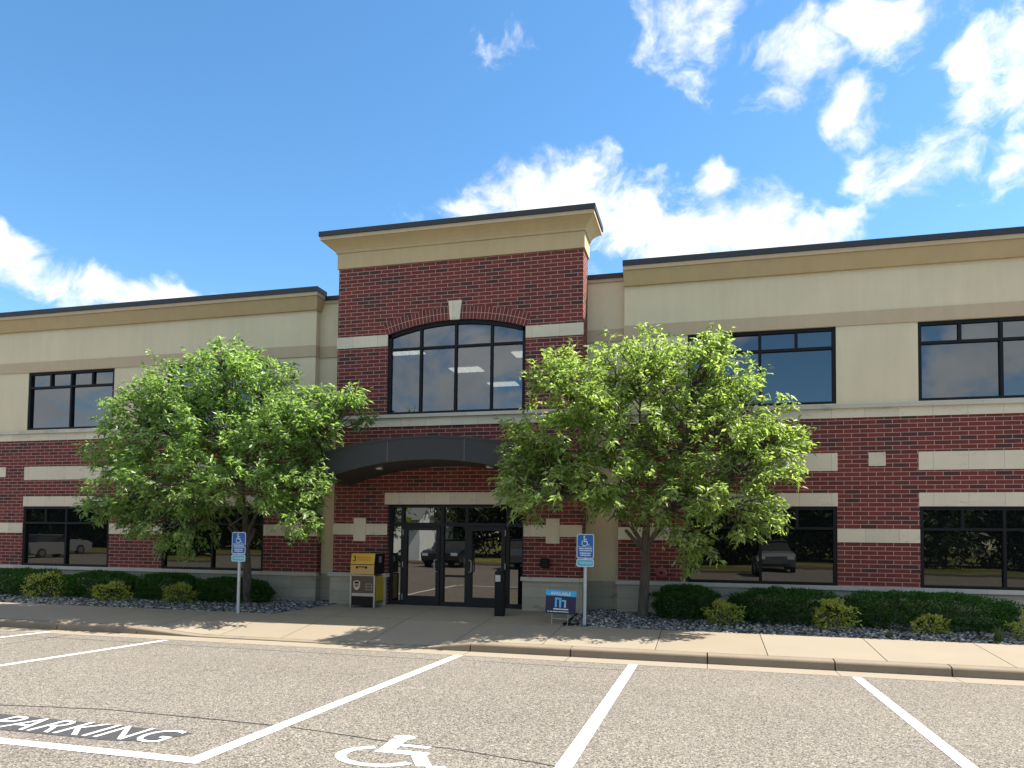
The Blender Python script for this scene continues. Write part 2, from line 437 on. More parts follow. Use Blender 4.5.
def stones(n, x0, x1, y0, y1, ok):
    X = rng.uniform(x0, x1, n); Y = rng.uniform(y0, y1, n)
    keep = np.array([ok(x, y) for x, y in zip(X, Y)]); X = X[keep]; Y = Y[keep]; n = len(X)
    s = rng.uniform(.016, .038, n)
    V = ICO[None]*(1+rng.uniform(-.28, .28, (n, 12, 1)))*s[:, None, None]*np.stack([rng.uniform(.8, 1.5, n), rng.uniform(.7, 1.2, n), rng.uniform(.45, .85, n)], 1)[:, None]
    a = rng.uniform(0, 6.28, n); c, sn = np.cos(a)[:, None], np.sin(a)[:, None]
    V = np.stack([V[..., 0]*c-V[..., 1]*sn, V[..., 0]*sn+V[..., 1]*c, V[..., 2]], -1)
    V += np.stack([X, Y, .10+SL*(Y+3.75)+rng.uniform(0, .028, n)+.006*np.sin(X*3)], 1)[:, None]
    F = (ICF[None]+12*np.arange(n)[:, None, None]).reshape(-1, 3)
    return V.reshape(-1, 3), F
for nm, n, x0, x1, y0, y1, ok in (('left', 10500, -19.5, -7.1, -1.95, -.12, lambda x, y: x < -8.22+(y+1.95)/1.85*.75),
                              ('right', 9800, -2.42, 8.5, -1.99, .14, lambda x, y: y < -.1 or -2.42 < x < -1.7)):
    V, F = stones(n, x0, x1, y0, y1, ok)
    o = link('gravel', tri_mesh('gravel', V, F, M['gravel'])); tag(o, kind='stuff')
    o['label'] = 'grey landscaping stones along the %s wing of the building' % nm; o['category'] = 'gravel'

# painted markings
def flat_quad(mb, pts, dz=.004):
    mb.poly([(x, y, zlot(y)+dz) for x, y in pts])
def stripe(x, y0, y1, w, label):
    mb = MB(); flat_quad(mb, [(x-w/2, y1), (x+w/2, y1), (x+w/2, y0), (x-w/2, y0)])
    return tag(mb.build('stall_line', M['paint']), label, 'road marking', 'white stall lines on the asphalt')
stripe(1.90, -4.33, -10.14, .115, 'white stall line nearest the right edge, running to the kerb')
stripe(-.99, -4.28, -10.14, .125, 'white stall line right of the painted wheelchair symbol')
stripe(-3.575, -4.28, -10.275, .13, 'white stall line between the word PARKING and the wheelchair symbol')
stripe(-8.675, -4.38, -10.14, .11, 'white stall line on the left, ending near the kerb ramp')
stripe(-11.33, -4.15, -10.14, .10, 'farthest left white stall line, only its tip in view')
mb = MB(); flat_quad(mb, [(-8.62, -10.275), (-3.641, -10.275), (-3.641, -10.145), (-8.62, -10.145)])
tag(mb.build('stall_line', M['paint']), 'white cross line under the word PARKING', 'road marking', 'white stall lines on the asphalt')

def text_polys(body, w, h, bold=0.):
    """(verts2d, faces) of a word scaled to w x h, origin lower left"""
    cu = bpy.data.curves.new('t', 'FONT'); cu.body = body; cu.size = 1; cu.offset = bold; cu.resolution_u = 3
    ob = bpy.data.objects.new('t', cu); COL.objects.link(ob)
    dg = bpy.context.evaluated_depsgraph_get(); me = bpy.data.meshes.new_from_object(ob.evaluated_get(dg))
    V = np.array([v.co[:2] for v in me.vertices]); F = [tuple(p.vertices) for p in me.polygons]
    bpy.data.objects.remove(ob); bpy.data.curves.remove(cu); bpy.data.meshes.remove(me)
    mn, mx = V.min(0), V.max(0); V = (V-mn)/(mx-mn)*np.array([w, h]); return V, F
def add_text(mb, body, w, h, fn, bold=0., mi=0):
    V, F = text_polys(body, w, h, bold)
    for f in F: mb.poly([fn(*V[i]) for i in f], mi=mi)
mb = MB(); flat_quad(mb, [(-6.75, -9.93), (-4.6, -9.94), (-4.30, -9.88), (-4.13, -9.64), (-4.12, -9.53), (-6.75, -9.46)], .003)
mt = MB(); add_text(mt, 'PARKING', 1.80, .40, lambda u, v: (-5.97+u, -9.90+v, zlot(-9.90+v)+.006), -.004)
wd = thing('painted_word', 'word PARKING painted in white on a black patch of asphalt', 'road marking', (-5.2, -9.7, zlot(-9.7)))
for nm, m_, mat in (('black_patch', mb, M['blackpaint']), ('lettering', mt, M['paint'])):
    o = m_.build(nm, mat); o.parent = wd; o.matrix_parent_inverse = Matrix.Translation(-wd.location)

def isa(mb, fn, mi=0):
    """wheelchair symbol strokes in a unit square"""
    def stroke(pts, w):
        n = len(pts)
        L = []; Rr = []
        for i in range(n):
            p = np.array(pts[i]); d = np.array(pts[min(i+1, n-1)])-np.array(pts[max(i-1, 0)]); d = d/np.hypot(*d); nn = np.array([-d[1], d[0]])
            L.append(p+nn*w/2); Rr.append(p-nn*w/2)
        for i in range(n-1): mb.poly([fn(*Rr[i]), fn(*Rr[i+1]), fn(*L[i+1]), fn(*L[i])], mi=mi)
    mb.poly([fn(.38+.085*math.cos(a), .925+.075*math.sin(a)) for a in np.linspace(0, 2*math.pi, 15)[:-1]], mi=mi)
    stroke([(.37, .835), (.395, .505)], .115); stroke([(.443, .665), (.66, .655)], .075)
    stroke([(.338, .45), (.715, .45)], .11); stroke([(.66, .396), (.785, .12)], .105); stroke([(.81, .09), (.93, .135)], .075)
    stroke([(.42+.27*math.cos(R(a)), .29+.27*math.sin(R(a))) for a in range(118, 345, 12)], .075)
mb = MB(); isa(mb, lambda u, v: (-2.36+(u-.42)*1.12, -9.68+(v-.29)*.90, zlot(-9.68+(v-.29)*.90)+.004))
tag(mb.build('wheelchair_marking', M['paint']), 'white wheelchair symbol painted on the asphalt stall', 'road marking')
def ribbon(pts, w, name, mat, label):
    mb = MB(); n = len(pts); pp = []
    for i in range(n-1):
        for k in range(6):
            t = k/6; x = pts[i][0]*(1-t)+pts[i+1][0]*t; y = pts[i][1]*(1-t)+pts[i+1][1]*t
            pp.append((x, y+.012*mnoise.noise((x*4, y*4, 1)) + .005*mnoise.noise((x*17, y*3, 5))))
    pp.append(pts[-1])
    for i in range(len(pp)-1):
        (xa, ya), (xb, yb_) = pp[i], pp[i+1]; d = Vector((xb-xa, yb_-ya)).normalized(); 
        wa = w*(.7+.5*mnoise.noise((xa*3, 2, 7))); wb = w*(.7+.5*mnoise.noise((xb*3, 2, 7)))
        n_ = Vector((-d.y, d.x))
        mb.poly([(xa-n_.x*wa, ya-n_.y*wa, zlot(ya)+.002), (xb-n_.x*wb, yb_-n_.y*wb, zlot(yb_)+.002), (xb+n_.x*wb, yb_+n_.y*wb, zlot(yb_)+.002), (xa+n_.x*wa, ya+n_.y*wa, zlot(ya)+.002)])
    o = mb.build(name, mat); tag(o, kind='structure'); return o
ribbon([(-9.5, -9.5), (-8, -9.28), (-6.55, -9.18), (-5.5, -9.02), (-4.43, -9.04), (-3.66, -9.08)], .017, 'asphalt_crack', M['tar'], '')
ribbon([(-3.48, -9.09), (-3.16, -9.14), (-2.46, -9.27), (-1.85, -9.33), (-1.34, -9.45), (-1.05, -9.53)], .013, 'asphalt_crack', M['tar'], '')
ribbon([(-10.6, -8.5), (-10.49, -5.8), (-10.64, -4.4)], .02, 'asphalt_crack', M['tar'], '')
ribbon([(-13, -4.75), (-9, -4.8), (-6, -4.83), (-3.7, -4.85)], .010, 'asphalt_crack', M['tar'], '')
ribbon([(-3.4, -4.72), (-2.2, -4.8), (-1.15, -4.82), (-.8, -4.8)], .009, 'asphalt_crack', M['tar'], '')

# ------------------------------------------------------------------ building
BL = thing('office_building', 'two storey office building of red brick and beige stucco with a tall brick entrance block', 'building', (-5.05, 0, .3))
def bp(name, mb, mat, label=None, parent=None):
    o = mb.build(name, mat, parent or BL)
    if label: o['label'] = label
    return o
Z0 = -.05; ZB = 4.10; ZBELT = 4.275; ZSILL = 4.345
LX0, LXb, LXs = -22.0, -8.40, -8.55      # left wing: start, brick end, stucco end
RXb, RXs, RX1 = -1.70, -1.60, 11.0
TX0, TX1, TY = -7.79, -2.385, -.40
YS = .18                                  # recess plane
ZC0, ZROOF = 6.90, 7.36
winL = [(-16.66, -14.03), (-12.50, -9.77)]
winR = [(-.35, 2.37), (3.765, 6.485)]
def sheet(mb, x0, x1, z0, z1, holes, y, depth):
    xs = sorted({x0, x1, *[h[0] for h in holes], *[h[1] for h in holes]}); zs = sorted({z0, z1, *[h[2] for h in holes], *[h[3] for h in holes]})
    for i in range(len(xs)-1):
        for j in range(len(zs)-1):
            cx, cz = (xs[i]+xs[i+1])/2, (zs[j]+zs[j+1])/2
            if any(h[0] < cx < h[1] and h[2] < cz < h[3] for h in holes): continue
            mb.poly([(xs[i], y, zs[j]), (xs[i+1], y, zs[j]), (xs[i+1], y, zs[j+1]), (xs[i], y, zs[j+1])])
    for a, b, c, d in holes:
        mb.poly([(a, y, c), (a, y+depth, c), (a, y+depth, d), (a, y, d)][::-1]); mb.poly([(b, y, c), (b, y+depth, c), (b, y+depth, d), (b, y, d)])
        mb.poly([(a, y, d), (b, y, d), (b, y+depth, d), (a, y+depth, d)][::-1]); mb.poly([(a, y, c), (b, y, c), (b, y+depth, c), (a, y+depth, c)])
ZL0, ZL1, ZU0, ZU1 = .965, 2.44, 4.375, 5.84
RD = .11
for x0, xb, xs, wins, side in ((LX0, LXb, LXs, winL, 'l'), (RX1, RXb, RXs, winR, 'r')):
    a, b = sorted((x0, xb)); mb = MB()
    sheet(mb, a, b, Z0, ZB, [(w0, w1, ZL0, ZL1) for w0, w1 in wins], 0, RD)
    mb.poly([(xb, 0, Z0), (xb, YS, Z0), (xb, YS, ZB), (xb, 0, ZB)] if side == 'l' else [(xb, YS, Z0), (xb, 0, Z0), (xb, 0, ZB), (xb, YS, ZB)])
    xe = LX0 if side == 'l' else RX1
    mb.poly([(xe, 0, Z0), (xe, 14, Z0), (xe, 14, ZB), (xe, 0, ZB)])
    bp('brick_wall', mb, M['brick'])
    a, b = sorted((x0, xs)); mb = MB()
    sheet(mb, a, b, ZBELT, ZROOF-.12, [(w0, w1, ZU0, ZU1) for w0, w1 in wins], 0, RD)
    mb.poly([(xs, 0, ZBELT), (xs, YS, ZBELT), (xs, YS, ZROOF-.12), (xs, 0, ZROOF-.12)] if side == 'l' else [(xs, YS, ZBELT), (xs, 0, ZBELT), (xs, 0, ZROOF-.12), (xs, YS, ZROOF-.12)])
    mb.poly([(xe, 0, ZBELT), (xe, 14, ZBELT), (xe, 14, ZROOF-.12), (xe, 0, ZROOF-.12)])
    bp('stucco_wall', mb, M['stucco'])
    # belt course, sill slab
    mb = MB(); mb.box(a, b if side == 'l' else b, -.018, YS, ZB, ZBELT); bp('belt_course', mb, M['stone'])
    mb = MB(); mb.box(a, b+(.02 if side == 'l' else 0), -.065, YS, ZBELT, ZSILL); bevel(bp('belt_sill', mb, M['capst']), .008)
    # tan accent band
    mb = MB(); mb.box(a-(.004 if side == 'r' else 0), b+(.015 if side == 'l' else 0), -.022, YS, ZU1+.003, 6.10); bp('accent_band', mb, M['tan'])
    # cornice: sloped face, lip, coping
    ox = .14 if side == 'l' else .015
    x_in, x_out = a-(0 if side == 'l' else ox), b+(ox if side == 'l' else 0)
    def flare(o0, o1, z0, z1):
        m_ = MB(); r0, r1 = o0*ox/.24, o1*ox/.24
        if side == 'l': m_.frustum((a, b+r0, -o0, YS), (a, b+r1, -o1, YS), z0, z1)
        else: m_.frustum((a-r0, b, -o0, YS), (a-r1, b, -o1, YS), z0, z1)
        return m_
    c = bp('cornice', flare(.06, .20, ZC0, 7.165), M['corn'])
    m_ = flare(.235, .24, 7.168, 7.245); m_2 = flare(.26, .26, 7.248, ZROOF)
    o = m_.build('cornice_lip', M['tan']); o.parent = c
    bp('coping', m_2, M['coping'])
    mb = MB(); mb.box(a, b, YS+.01, 14, 6.9, 7.15); bp('roof', mb, M['roof'])
    mb = MB(); mb.poly([(a, 14, Z0), (b, 14, Z0), (b, 14, 7.2), (a, 14, 7.2)]); bp('rear_wall', mb, M['brick'])
    # plinth and its sill
    a, b = sorted((x0, xb))
    mb = MB(); mb.box(a-(.012 if side == 'r' else 0), b+(.012 if side == 'l' else 0), -.05, YS, Z0, .885); bp('plinth', mb, M['plinth'])
    e0, e1 = (0, .04) if side == 'l' else (.04, 0)
    mb = MB(); mb.box(a-e0, b+e1, -.095, .05, .887, ZL0-.003); bevel(bp('plinth_sill', mb, M['capst']), .008)
# recessed strips either side of the entrance block
for a, b in ((LXs-.3, TX0+.1), (TX1-.1, RXs+.3)):
    mb = MB(); mb.poly([(a, YS, Z0), (b, YS, Z0), (b, YS, 7.16), (a, YS, 7.16)]); bp('recess_panel', mb, M['recess'] if 0 else M['stucco'])
    lo, hi = (LXs+.001, TX0-.001) if a < -6 else (TX1+.001, RXs-.001)
    mb = MB(); mb.box(lo, hi, YS-.022, YS+.1, ZU1+.003, 6.10); bp('accent_band', mb, M['tan'])
    mb = MB(); mb.box(lo, hi, YS-.03, YS+.2, 7.09, 7.155); bp('cornice_lip', mb, M['tan'])
    mb = MB(); mb.box(lo, hi, YS-.05, YS+.25, 7.157, 7.255); bp('coping', mb, M['coping'])
    lo, hi = (LXb+.014, TX0-.001) if a < -6 else (TX1+.001, RXb-.014)
    mb = MB(); mb.box(lo, hi, YS-.03, YS+.1, Z0, .93); bp('plinth', mb, M['plinth'])
# stone bands on wings
def band(x0, x1, z0, z1, y=0, out=.012, dep=.08):
    mb = MB(); mb.box(x0, x1, y-out, y+dep, z0, z1); return bp('stone_band', mb, M['stone'])
for w0, w1 in winL+winR:
    band(w0-.012, w1+.012, 3.107, 3.440); band(w0-.012, w1+.012, ZL1+.003, 2.692, dep=.10)
for a, b in ((-18.2, -16.662), (-14.028, -12.502), (-9.768, LXb+.001), (RXb-.001, -.352), (2.372, 3.763), (6.487, 7.9)): band(a, b, 1.773, 2.022)
for x in (-17.41, -13.27, 3.06, 7.19): band(x-.144, x+.144, 3.190, 3.440)

# windows
def window(x0, x1, z0, z1, zt, y, label=None, low=False):
    fw, mw = .062, .05
    mb = MB(); yo, yi = y-.045, y+.04
    mb.box(x0, x0+fw, yo, yi, z0, z1); mb.box(x1-fw, x1, yo, yi, z0, z1)
    mb.box(x0+fw, x1-fw, yo, yi, z0, z0+fw*.8); mb.box(x0+fw, x1-fw, yo, yi, z1-fw, z1)
    xc = (x0+x1)/2
    mb.box(xc-mw/2, xc+mw/2, yo+.002, yi, z0+fw*.8, z1-fw)
    mb.box(x0+fw, xc-mw/2, yo+.004, yi, zt-mw/2, zt+mw/2); mb.box(xc+mw/2, x1-fw, yo+.004, yi, zt-mw/2, zt+mw/2)
    for q in ((x0+fw+xc-mw/2)/2, (x1-fw+xc+mw/2)/2): mb.box(q-mw/2, q+mw/2, yo+.006, yi, zt+mw/2, z1-fw)
    fr = bp('window', mb, M['alum'], label)
    mat = M['glasslow'] if low else M['glass']
    for a, b in ((x0+fw, xc), (xc, x1-fw)):
        for c, d in ((z0+.04, zt), (zt, z1-fw)):
            n = 1 if d == zt else 2
            for k in range(n):
                p0 = a+(b-a)*k/n; p1 = a+(b-a)*(k+1)/n
                t = random.uniform(-.0035, .0035); s_ = random.uniform(-.003, .003)
                m2 = MB(); m2.poly([(p0, y+.012-t-s_, c), (p1, y+.012+t-s_, c), (p1, y+.012+t+s_, d), (p0, y+.012-t+s_, d)])
                o = m2.build('pane', mat); o.parent = fr
    return fr
for i, (w0, w1) in enumerate(winL+winR):
    window(w0, w1, ZU0, ZU1, 5.45, .06); window(w0, w1, ZL0, ZL1, 2.03, .06, low=True)

# ---- entrance block
AX0, AX1, AZ0, AZS, AZT = -6.60, -3.56, 4.375, 6.105, 6.345     # arched window opening
DX0, DX1, DZ1 = -6.53, -3.56, 2.462                            # entrance opening
axc = (AX0+AX1)/2; ch = (AX1-AX0)/2; sg = AZT-AZS; ar = (ch*ch+sg*sg)/(2*sg); azc = AZT-ar
def arcz(x, extra=0): return azc+math.sqrt(max(0, (ar+extra)**2-(x-axc)**2))
mb = MB(); y = TY
def fq(a, b, c, d): mb.poly([(a, y, c), (b, y, c), (b, y, d), (a, y, d)])
fq(TX0, DX0, Z0, DZ1); fq(DX1, TX1, Z0, DZ1); fq(TX0, TX1, DZ1, AZ0)
fq(TX0, AX0, AZ0, AZS); fq(AX1, TX1, AZ0, AZS)
fq(TX0, AX0, AZS, 7.63); fq(AX1, TX1, AZS, 7.63)
NA = 24; xs = [AX0+(AX1-AX0)*i/NA for i in range(NA+1)]
for i in range(NA):
    a, b = xs[i], xs[i+1]
    mb.poly([(a, y, arcz(a)), (b, y, arcz(b)), (b, y, 7.63), (a, y, 7.63)])
    mb.poly([(a, y, arcz(a)), (a, y+.12, arcz(a)), (b, y+.12, arcz(b)), (b, y, arcz(b))])
for x, d in ((AX0, 1), (AX1, -1)): mb.poly([(x, y, AZ0), (x, y+.12, AZ0), (x, y+.12, AZS), (x, y, AZS)][::-d])
for x, d in ((DX0, 1), (DX1, -1)): mb.poly([(x, y, Z0), (x, y+.2, Z0), (x, y+.2, DZ1), (x, y, DZ1)][::-d])
mb.poly([(DX0, y, DZ1), (DX0, y+.2, DZ1), (DX1, y+.2, DZ1), (DX1, y, DZ1)])
for x in (TX0, TX1): mb.poly([(x, TY, Z0), (x, YS+.03, Z0), (x, YS+.03, 7.63), (x, TY, 7.63)] if x == TX1 else [(x, YS+.03, Z0), (x, TY, Z0), (x, TY, 7.63), (x, YS+.03, 7.63)])
mb.poly([(TX1, YS+.03, 6.8), (TX0, YS+.03, 6.8), (TX0, YS+.03, 8.2), (TX1, YS+.03, 8.2)])
bp('entrance_brick_wall', mb, M['brick'])
# soldier arch of bricks and keystone
a0 = math.asin(ch/ar)+.006; n = 40; rw = .275; arcs = [MB(), MB()]
for i in range(n):
    mb = arcs[i >= n//2]
    ta, tb = -a0+2*a0*i/n, -a0+2*a0*(i+1)/n
    if abs((ta+tb)/2)*ar < .115: continue
    q = []
    for t_, r_ in ((ta, ar+.002), (tb, ar+.002), (tb, ar+rw), (ta, ar+rw)):
        q.append((axc+r_*math.sin(t_), TY-.012, azc+r_*math.cos(t_)))
    u0, u1 = i*.081, (i+1)*.081; du = .1385*(i % 2)
    mb.poly(q, uv=[(.002+du, u0), (.002+du, u1), (.275+du, u1), (.275+du, u0)])
    for k, l in ((3, 2), (1, 0)):
        p, p2 = q[k], q[l]; mb.poly([p2, p, (p[0], TY, p[2]), (p2[0], TY, p2[2])])
for mb in arcs: bp('brick_arch', mb, M['brick'])
mb = MB(); mb.prism([(axc-.105, 6.333), (axc+.105, 6.333), (axc+.145, 6.735), (axc-.145, 6.735)], TY-.05, TY); bevel(bp('keystone', mb, M['stone']), .006)
# arched window
mb = MB(); yo, yi = TY+.03, TY+.11; fw = .07
zt = 5.79
mb.box(AX0, AX0+fw, yo, yi, AZ0, AZS); mb.box(AX1-fw, AX1, yo, yi, AZ0, AZS); mb.box(AX0+fw, AX1-fw, yo, yi, AZ0, AZ0+.06)
for i in range(NA):
    a, b = xs[i], xs[i+1]
    mb.poly([(a, yo, max(arcz(a)-.085, 0)), (b, yo, arcz(b)-.085), (b, yo, arcz(b)), (a, yo, arcz(a))])
    mb.poly([(a, yo, arcz(a)-.085), (a, yi, arcz(a)-.085), (b, yi, arcz(b)-.085), (b, yo, arcz(b)-.085)])
mull = [axc-.775, axc+.005, axc+.79]
for q in mull: mb.box(q-.026, q+.026, yo+.003, yi, AZ0+.06, arcz(q)-.06)
e = [AX0+fw]+mull+[AX1-fw]
for i in range(4):
    mb.box(e[i]+(.026 if i else 0), e[i+1]-(.026 if i < 3 else 0), yo+.006, yi, zt-.025, zt+.025)
fr = bp('window', mb, M['alum'], 'wide arched window of eight panes over the canopy')
for i in range(4):
    for c in (0, 1):
        m2 = MB(); a, b = e[i], e[i+1]; yy = yo+.05; t = random.uniform(-.003, .003)
        if c == 0: m2.poly([(a, yy-t, AZ0+.05), (b, yy+t, AZ0+.05), (b, yy+t, zt), (a, yy-t, zt)])
        else:
            k = [a+(b-a)*j/6 for j in range(7)]
            m2.poly([(a, yy-t, zt), (b, yy+t, zt)]+[(x, yy+(t if x > (a+b)/2 else -t)*abs(2*(x-(a+b)/2)/(b-a)), arcz(x)-.05) for x in k[::-1]])
        o = m2.build('pane', M['glassarch']); o.parent = fr
# room behind the arched window, with lit ceiling troffers
mb = MB(); x0, x1, y0, y1, z0, z1 = -11.5, 1.2, TY+.125, 11.0, 4.0, 6.50
mb.poly([(x0, YS+.1, z0), (x1, YS+.1, z0), (x1, y1, z0), (x0, y1, z0)]); mb.poly([(x0, y1, z0), (x1, y1, z0), (x1, y1, z1), (x0, y1, z1)])
mb.poly([(x0, YS+.1, z0), (x0, y1, z0), (x0, y1, z1), (x0, YS+.1, z1)]); mb.poly([(x1, YS+.1, z0), (x1, y1, z0), (x1, y1, z1), (x1, YS+.1, z1)])
for a, b in ((x0, TX0+.05), (TX1-.05, x1)): mb.poly([(a, YS+.1, z0), (b, YS+.1, z0), (b, YS+.1, z1), (a, YS+.1, z1)])
bp('office_room', mb, M['inside'])
mb = MB(); mb.poly([(x0, YS+.1, z1), (x0, y1, z1), (x1, y1, z1), (x1, YS+.1, z1)]); mb.poly([(TX0+.05, y0, z1), (TX0+.05, YS+.1, z1), (TX1-.05, YS+.1, z1), (TX1-.05, y0, z1)]); ceil_ = bp('office_ceiling', mb, M['inside'])
for lx, ly, ln in ((-7.35, 2.35, .9), (-6.45, 4.55, .9), (-5.95, 6.6, .9), (-4.35, 3.2, .8), (-3.2, 1.5, .7), (-3.6, 5.6, .8)):
    m2 = MB()
    for k in range(4): m2.box(lx-ln/2+ln*k/4, lx-ln/2+ln*(k+1)/4-.03, ly-.28, ly+.28, z1-.04, z1-.02)
    o = m2.build('ceiling_light', M['troffer']); o.parent = ceil_
# stone on the block
band(TX0-.012, AX0-.003, 5.862, 6.107, TY, .014, .05); band(AX1+.003, TX1+.012, 5.862, 6.107, TY, .014, .05)
mb = MB(); mb.box(TX0-.015, TX1+.015, TY-.02, TY+.1, 4.12, 4.297); bp('belt_course', mb, M['stone'])
mb = MB(); mb.box(TX0-.03, TX1+.03, TY-.07, TY+.11, 4.30, 4.372); bevel(bp('belt_sill', mb, M['capst']), .008)
band(DX0-.07, DX1+.06, DZ1+.003, 2.712, TY, .014, .12)
band(TX0-.012, DX0-.003, 1.815, 2.052, TY, .012, .05); band(DX1+.003, TX1+.012, 1.815, 2.052, TY, .012, .05)
for x in (-7.165, -2.955): band(x-.138, x+.138, 1.68, 2.175, TY, .03, .05)
for a, b in ((TX0, DX0-.002), (DX1+.002, TX1)):
    mb = MB(); mb.box(a-.04 if a == TX0 else a, b if a == TX0 else b+.04, TY-.05, YS, Z0, .925); bp('plinth', mb, M['plinth'])
    mb = MB(); mb.box(a-.075 if a == TX0 else a-.03, b+.03 if a == TX0 else b+.075, TY-.095, YS+.0, .927, 1.005); bevel(bp('plinth_sill', mb, M['capst']), .008)
# frieze and cornice
YB = YS+.02
mb = MB(); mb.box(TX0-.03, TX1+.03, TY-.03, YB+.02, 7.627, 7.965); bp('frieze', mb, M['corn'])
def R4(o): return (TX0-o*1.25, TX1+o*.95, TY-o, YB+o)
mb = MB()
cv = [(.05, 7.968), (.06, 8.02), (.10, 8.08), (.165, 8.145), (.245, 8.205)]
for (o0, z0), (o1, z1) in zip(cv[:-1], cv[1:]): mb.frustum(R4(o0), R4(o1), z0, z1, caps=False)
mb.poly([(TX0-.05, TY-.05, 7.968), (TX0-.05, YB+.05, 7.968), (TX1+.05, YB+.05, 7.968), (TX1+.05, TY-.05, 7.968)])
co = bp('cornice', mb, M['corn'], 'flared tan cornice crowning the entrance block')
m2 = MB(); m2.frustum(R4(.265), R4(.265), 8.207, 8.285); o = m2.build('cornice_lip', M['tan']); o.parent = co
mb = MB(); mb.frustum(R4(.29), R4(.29), 8.288, 8.392); bp('coping', mb, M['coping'])
# canopy
CY0, CY1 = -1.78, TY-.002; cxc = -5.16; chw = 2.275
def canz(x, top): 
    s0, rise = ((3.70, .32) if top else (3.255, .39)); u = (x-cxc)/chw; return s0-rise*u*u
nC = 28; cx = [cxc-chw+2*chw*i/nC for i in range(nC+1)]
mb = MB()
for i in range(nC):
    a, b = cx[i], cx[i+1]; al, bl, at, bt = canz(a, 0), canz(b, 0), canz(a, 1), canz(b, 1)
    mb.poly([(a, CY0, al), (b, CY0, bl), (b, CY0, bt), (a, CY0, at)])
    mb.poly([(a, CY0, at), (b, CY0, bt), (b, CY1, bt), (a, CY1, at)])
    mb.poly([(a, CY0+.06, al), (a, CY0, al), (b, CY0, bl), (b, CY0+.06, bl)][::-1])
    mb.poly([(a, CY0+.06, al), (a, CY1, al), (b, CY1, bl), (b, CY0+.06, bl)], mi=1)
for x, f in ((cx[0], -1), (cx[-1], 1)): mb.poly([(x, CY0, canz(x, 0)), (x, CY1, canz(x, 0)), (x, CY1, canz(x, 1)), (x, CY0, canz(x, 1))][::f])
can = bp('canopy', mb, [M['canopy'], M['soffit']], 'dark grey arched metal canopy over the entrance')
def sub(name, mb, mat, par):
    o = mb.build(name, mat); o.parent = par; return o
for x in (-5.94, -4.38):
    m2 = MB(); m2.box(x-.008, x+.008, CY0-.004, CY0+.02, canz(x, 0), canz(x, 1)); sub('panel_seam', m2, M['seam'], can)
m2 = MB()
for i in range(nC):
    a, b = cx[i], cx[i+1]; m2.poly([(a, CY0-.012, canz(a, 1)-.035), (b, CY0-.012, canz(b, 1)-.035), (b, CY0-.012, canz(b, 1)+.012), (a, CY0-.012, canz(a, 1)+.012)])
    m2.poly([(a, CY0-.012, canz(a, 1)+.012), (b, CY0-.012, canz(b, 1)+.012), (b, CY0+.1, canz(b, 1)+.012), (a, CY0+.1, canz(a, 1)+.012)])
sub('canopy_edge', m2, M['canopy'], can)
for x in (-6.3, -4.0):
    zc = canz(x, 0); m2 = MB(); m2.tube([(x, -1.35, zc+.02), (x, -1.35, zc-.025)], .09, 16); m2.tube([(x, -1.35, zc-.025), (x, -1.35, zc-.04)], .065, 16, mi=1)
    sub('canopy_light', m2, [M['steel'], M['lampglass']], can)

# storefront
SY = -.25; FZ = .345
mb = MB(); yo, yi = SY-.05, SY+.05; ZT0, ZT1 = 2.01, 2.085
J = [(DX0, DX0+.06), (-6.26, -6.20), (-5.37, -5.30), (-4.83, -4.76), (-3.95, -3.885), (DX1-.05, DX1)]
for a, b in J: mb.box(a, b, yo, yi, FZ, DZ1-.06)
mb.box(DX0, DX1, yo, yi, DZ1-.06, DZ1-.002)
def runs(z0, z1, gaps):
    for k in gaps: mb.box(J[k][1], J[k+1][0], yo+.003, yi, z0, z1)
runs(ZT0, ZT1, range(5)); runs(FZ, FZ+.09, (0, 2, 4)); runs(.955, .995, (2,))
bp('entrance_frame', mb, M['alumg'])
mb = MB(); mb.box(DX0, DX1, yo-.05, yi+.05, FZ-.03, FZ+.004); bp('threshold', mb, M['steel'])
def pane(a, b, c, d, name='sidelight', par=None, y=SY+.005):
    m2 = MB(); t = random.uniform(-.003, .003); m2.poly([(a, y-t, c), (b, y+t, c), (b, y+t, d), (a, y-t, d)])
    return bp(name, m2, M['glassdoor']) if par is None else sub(name, m2, M['glassdoor'], par)
for k in range(5): pane(J[k][1], J[k+1][0], ZT1, DZ1-.06, 'transom_pane')
pane(J[0][1], J[1][0], FZ+.09, ZT0); pane(J[4][1], J[5][0], FZ+.09, ZT0); pane(J[2][1], J[3][0], FZ+.09, .955); pane(J[2][1], J[3][0], .995, ZT0)
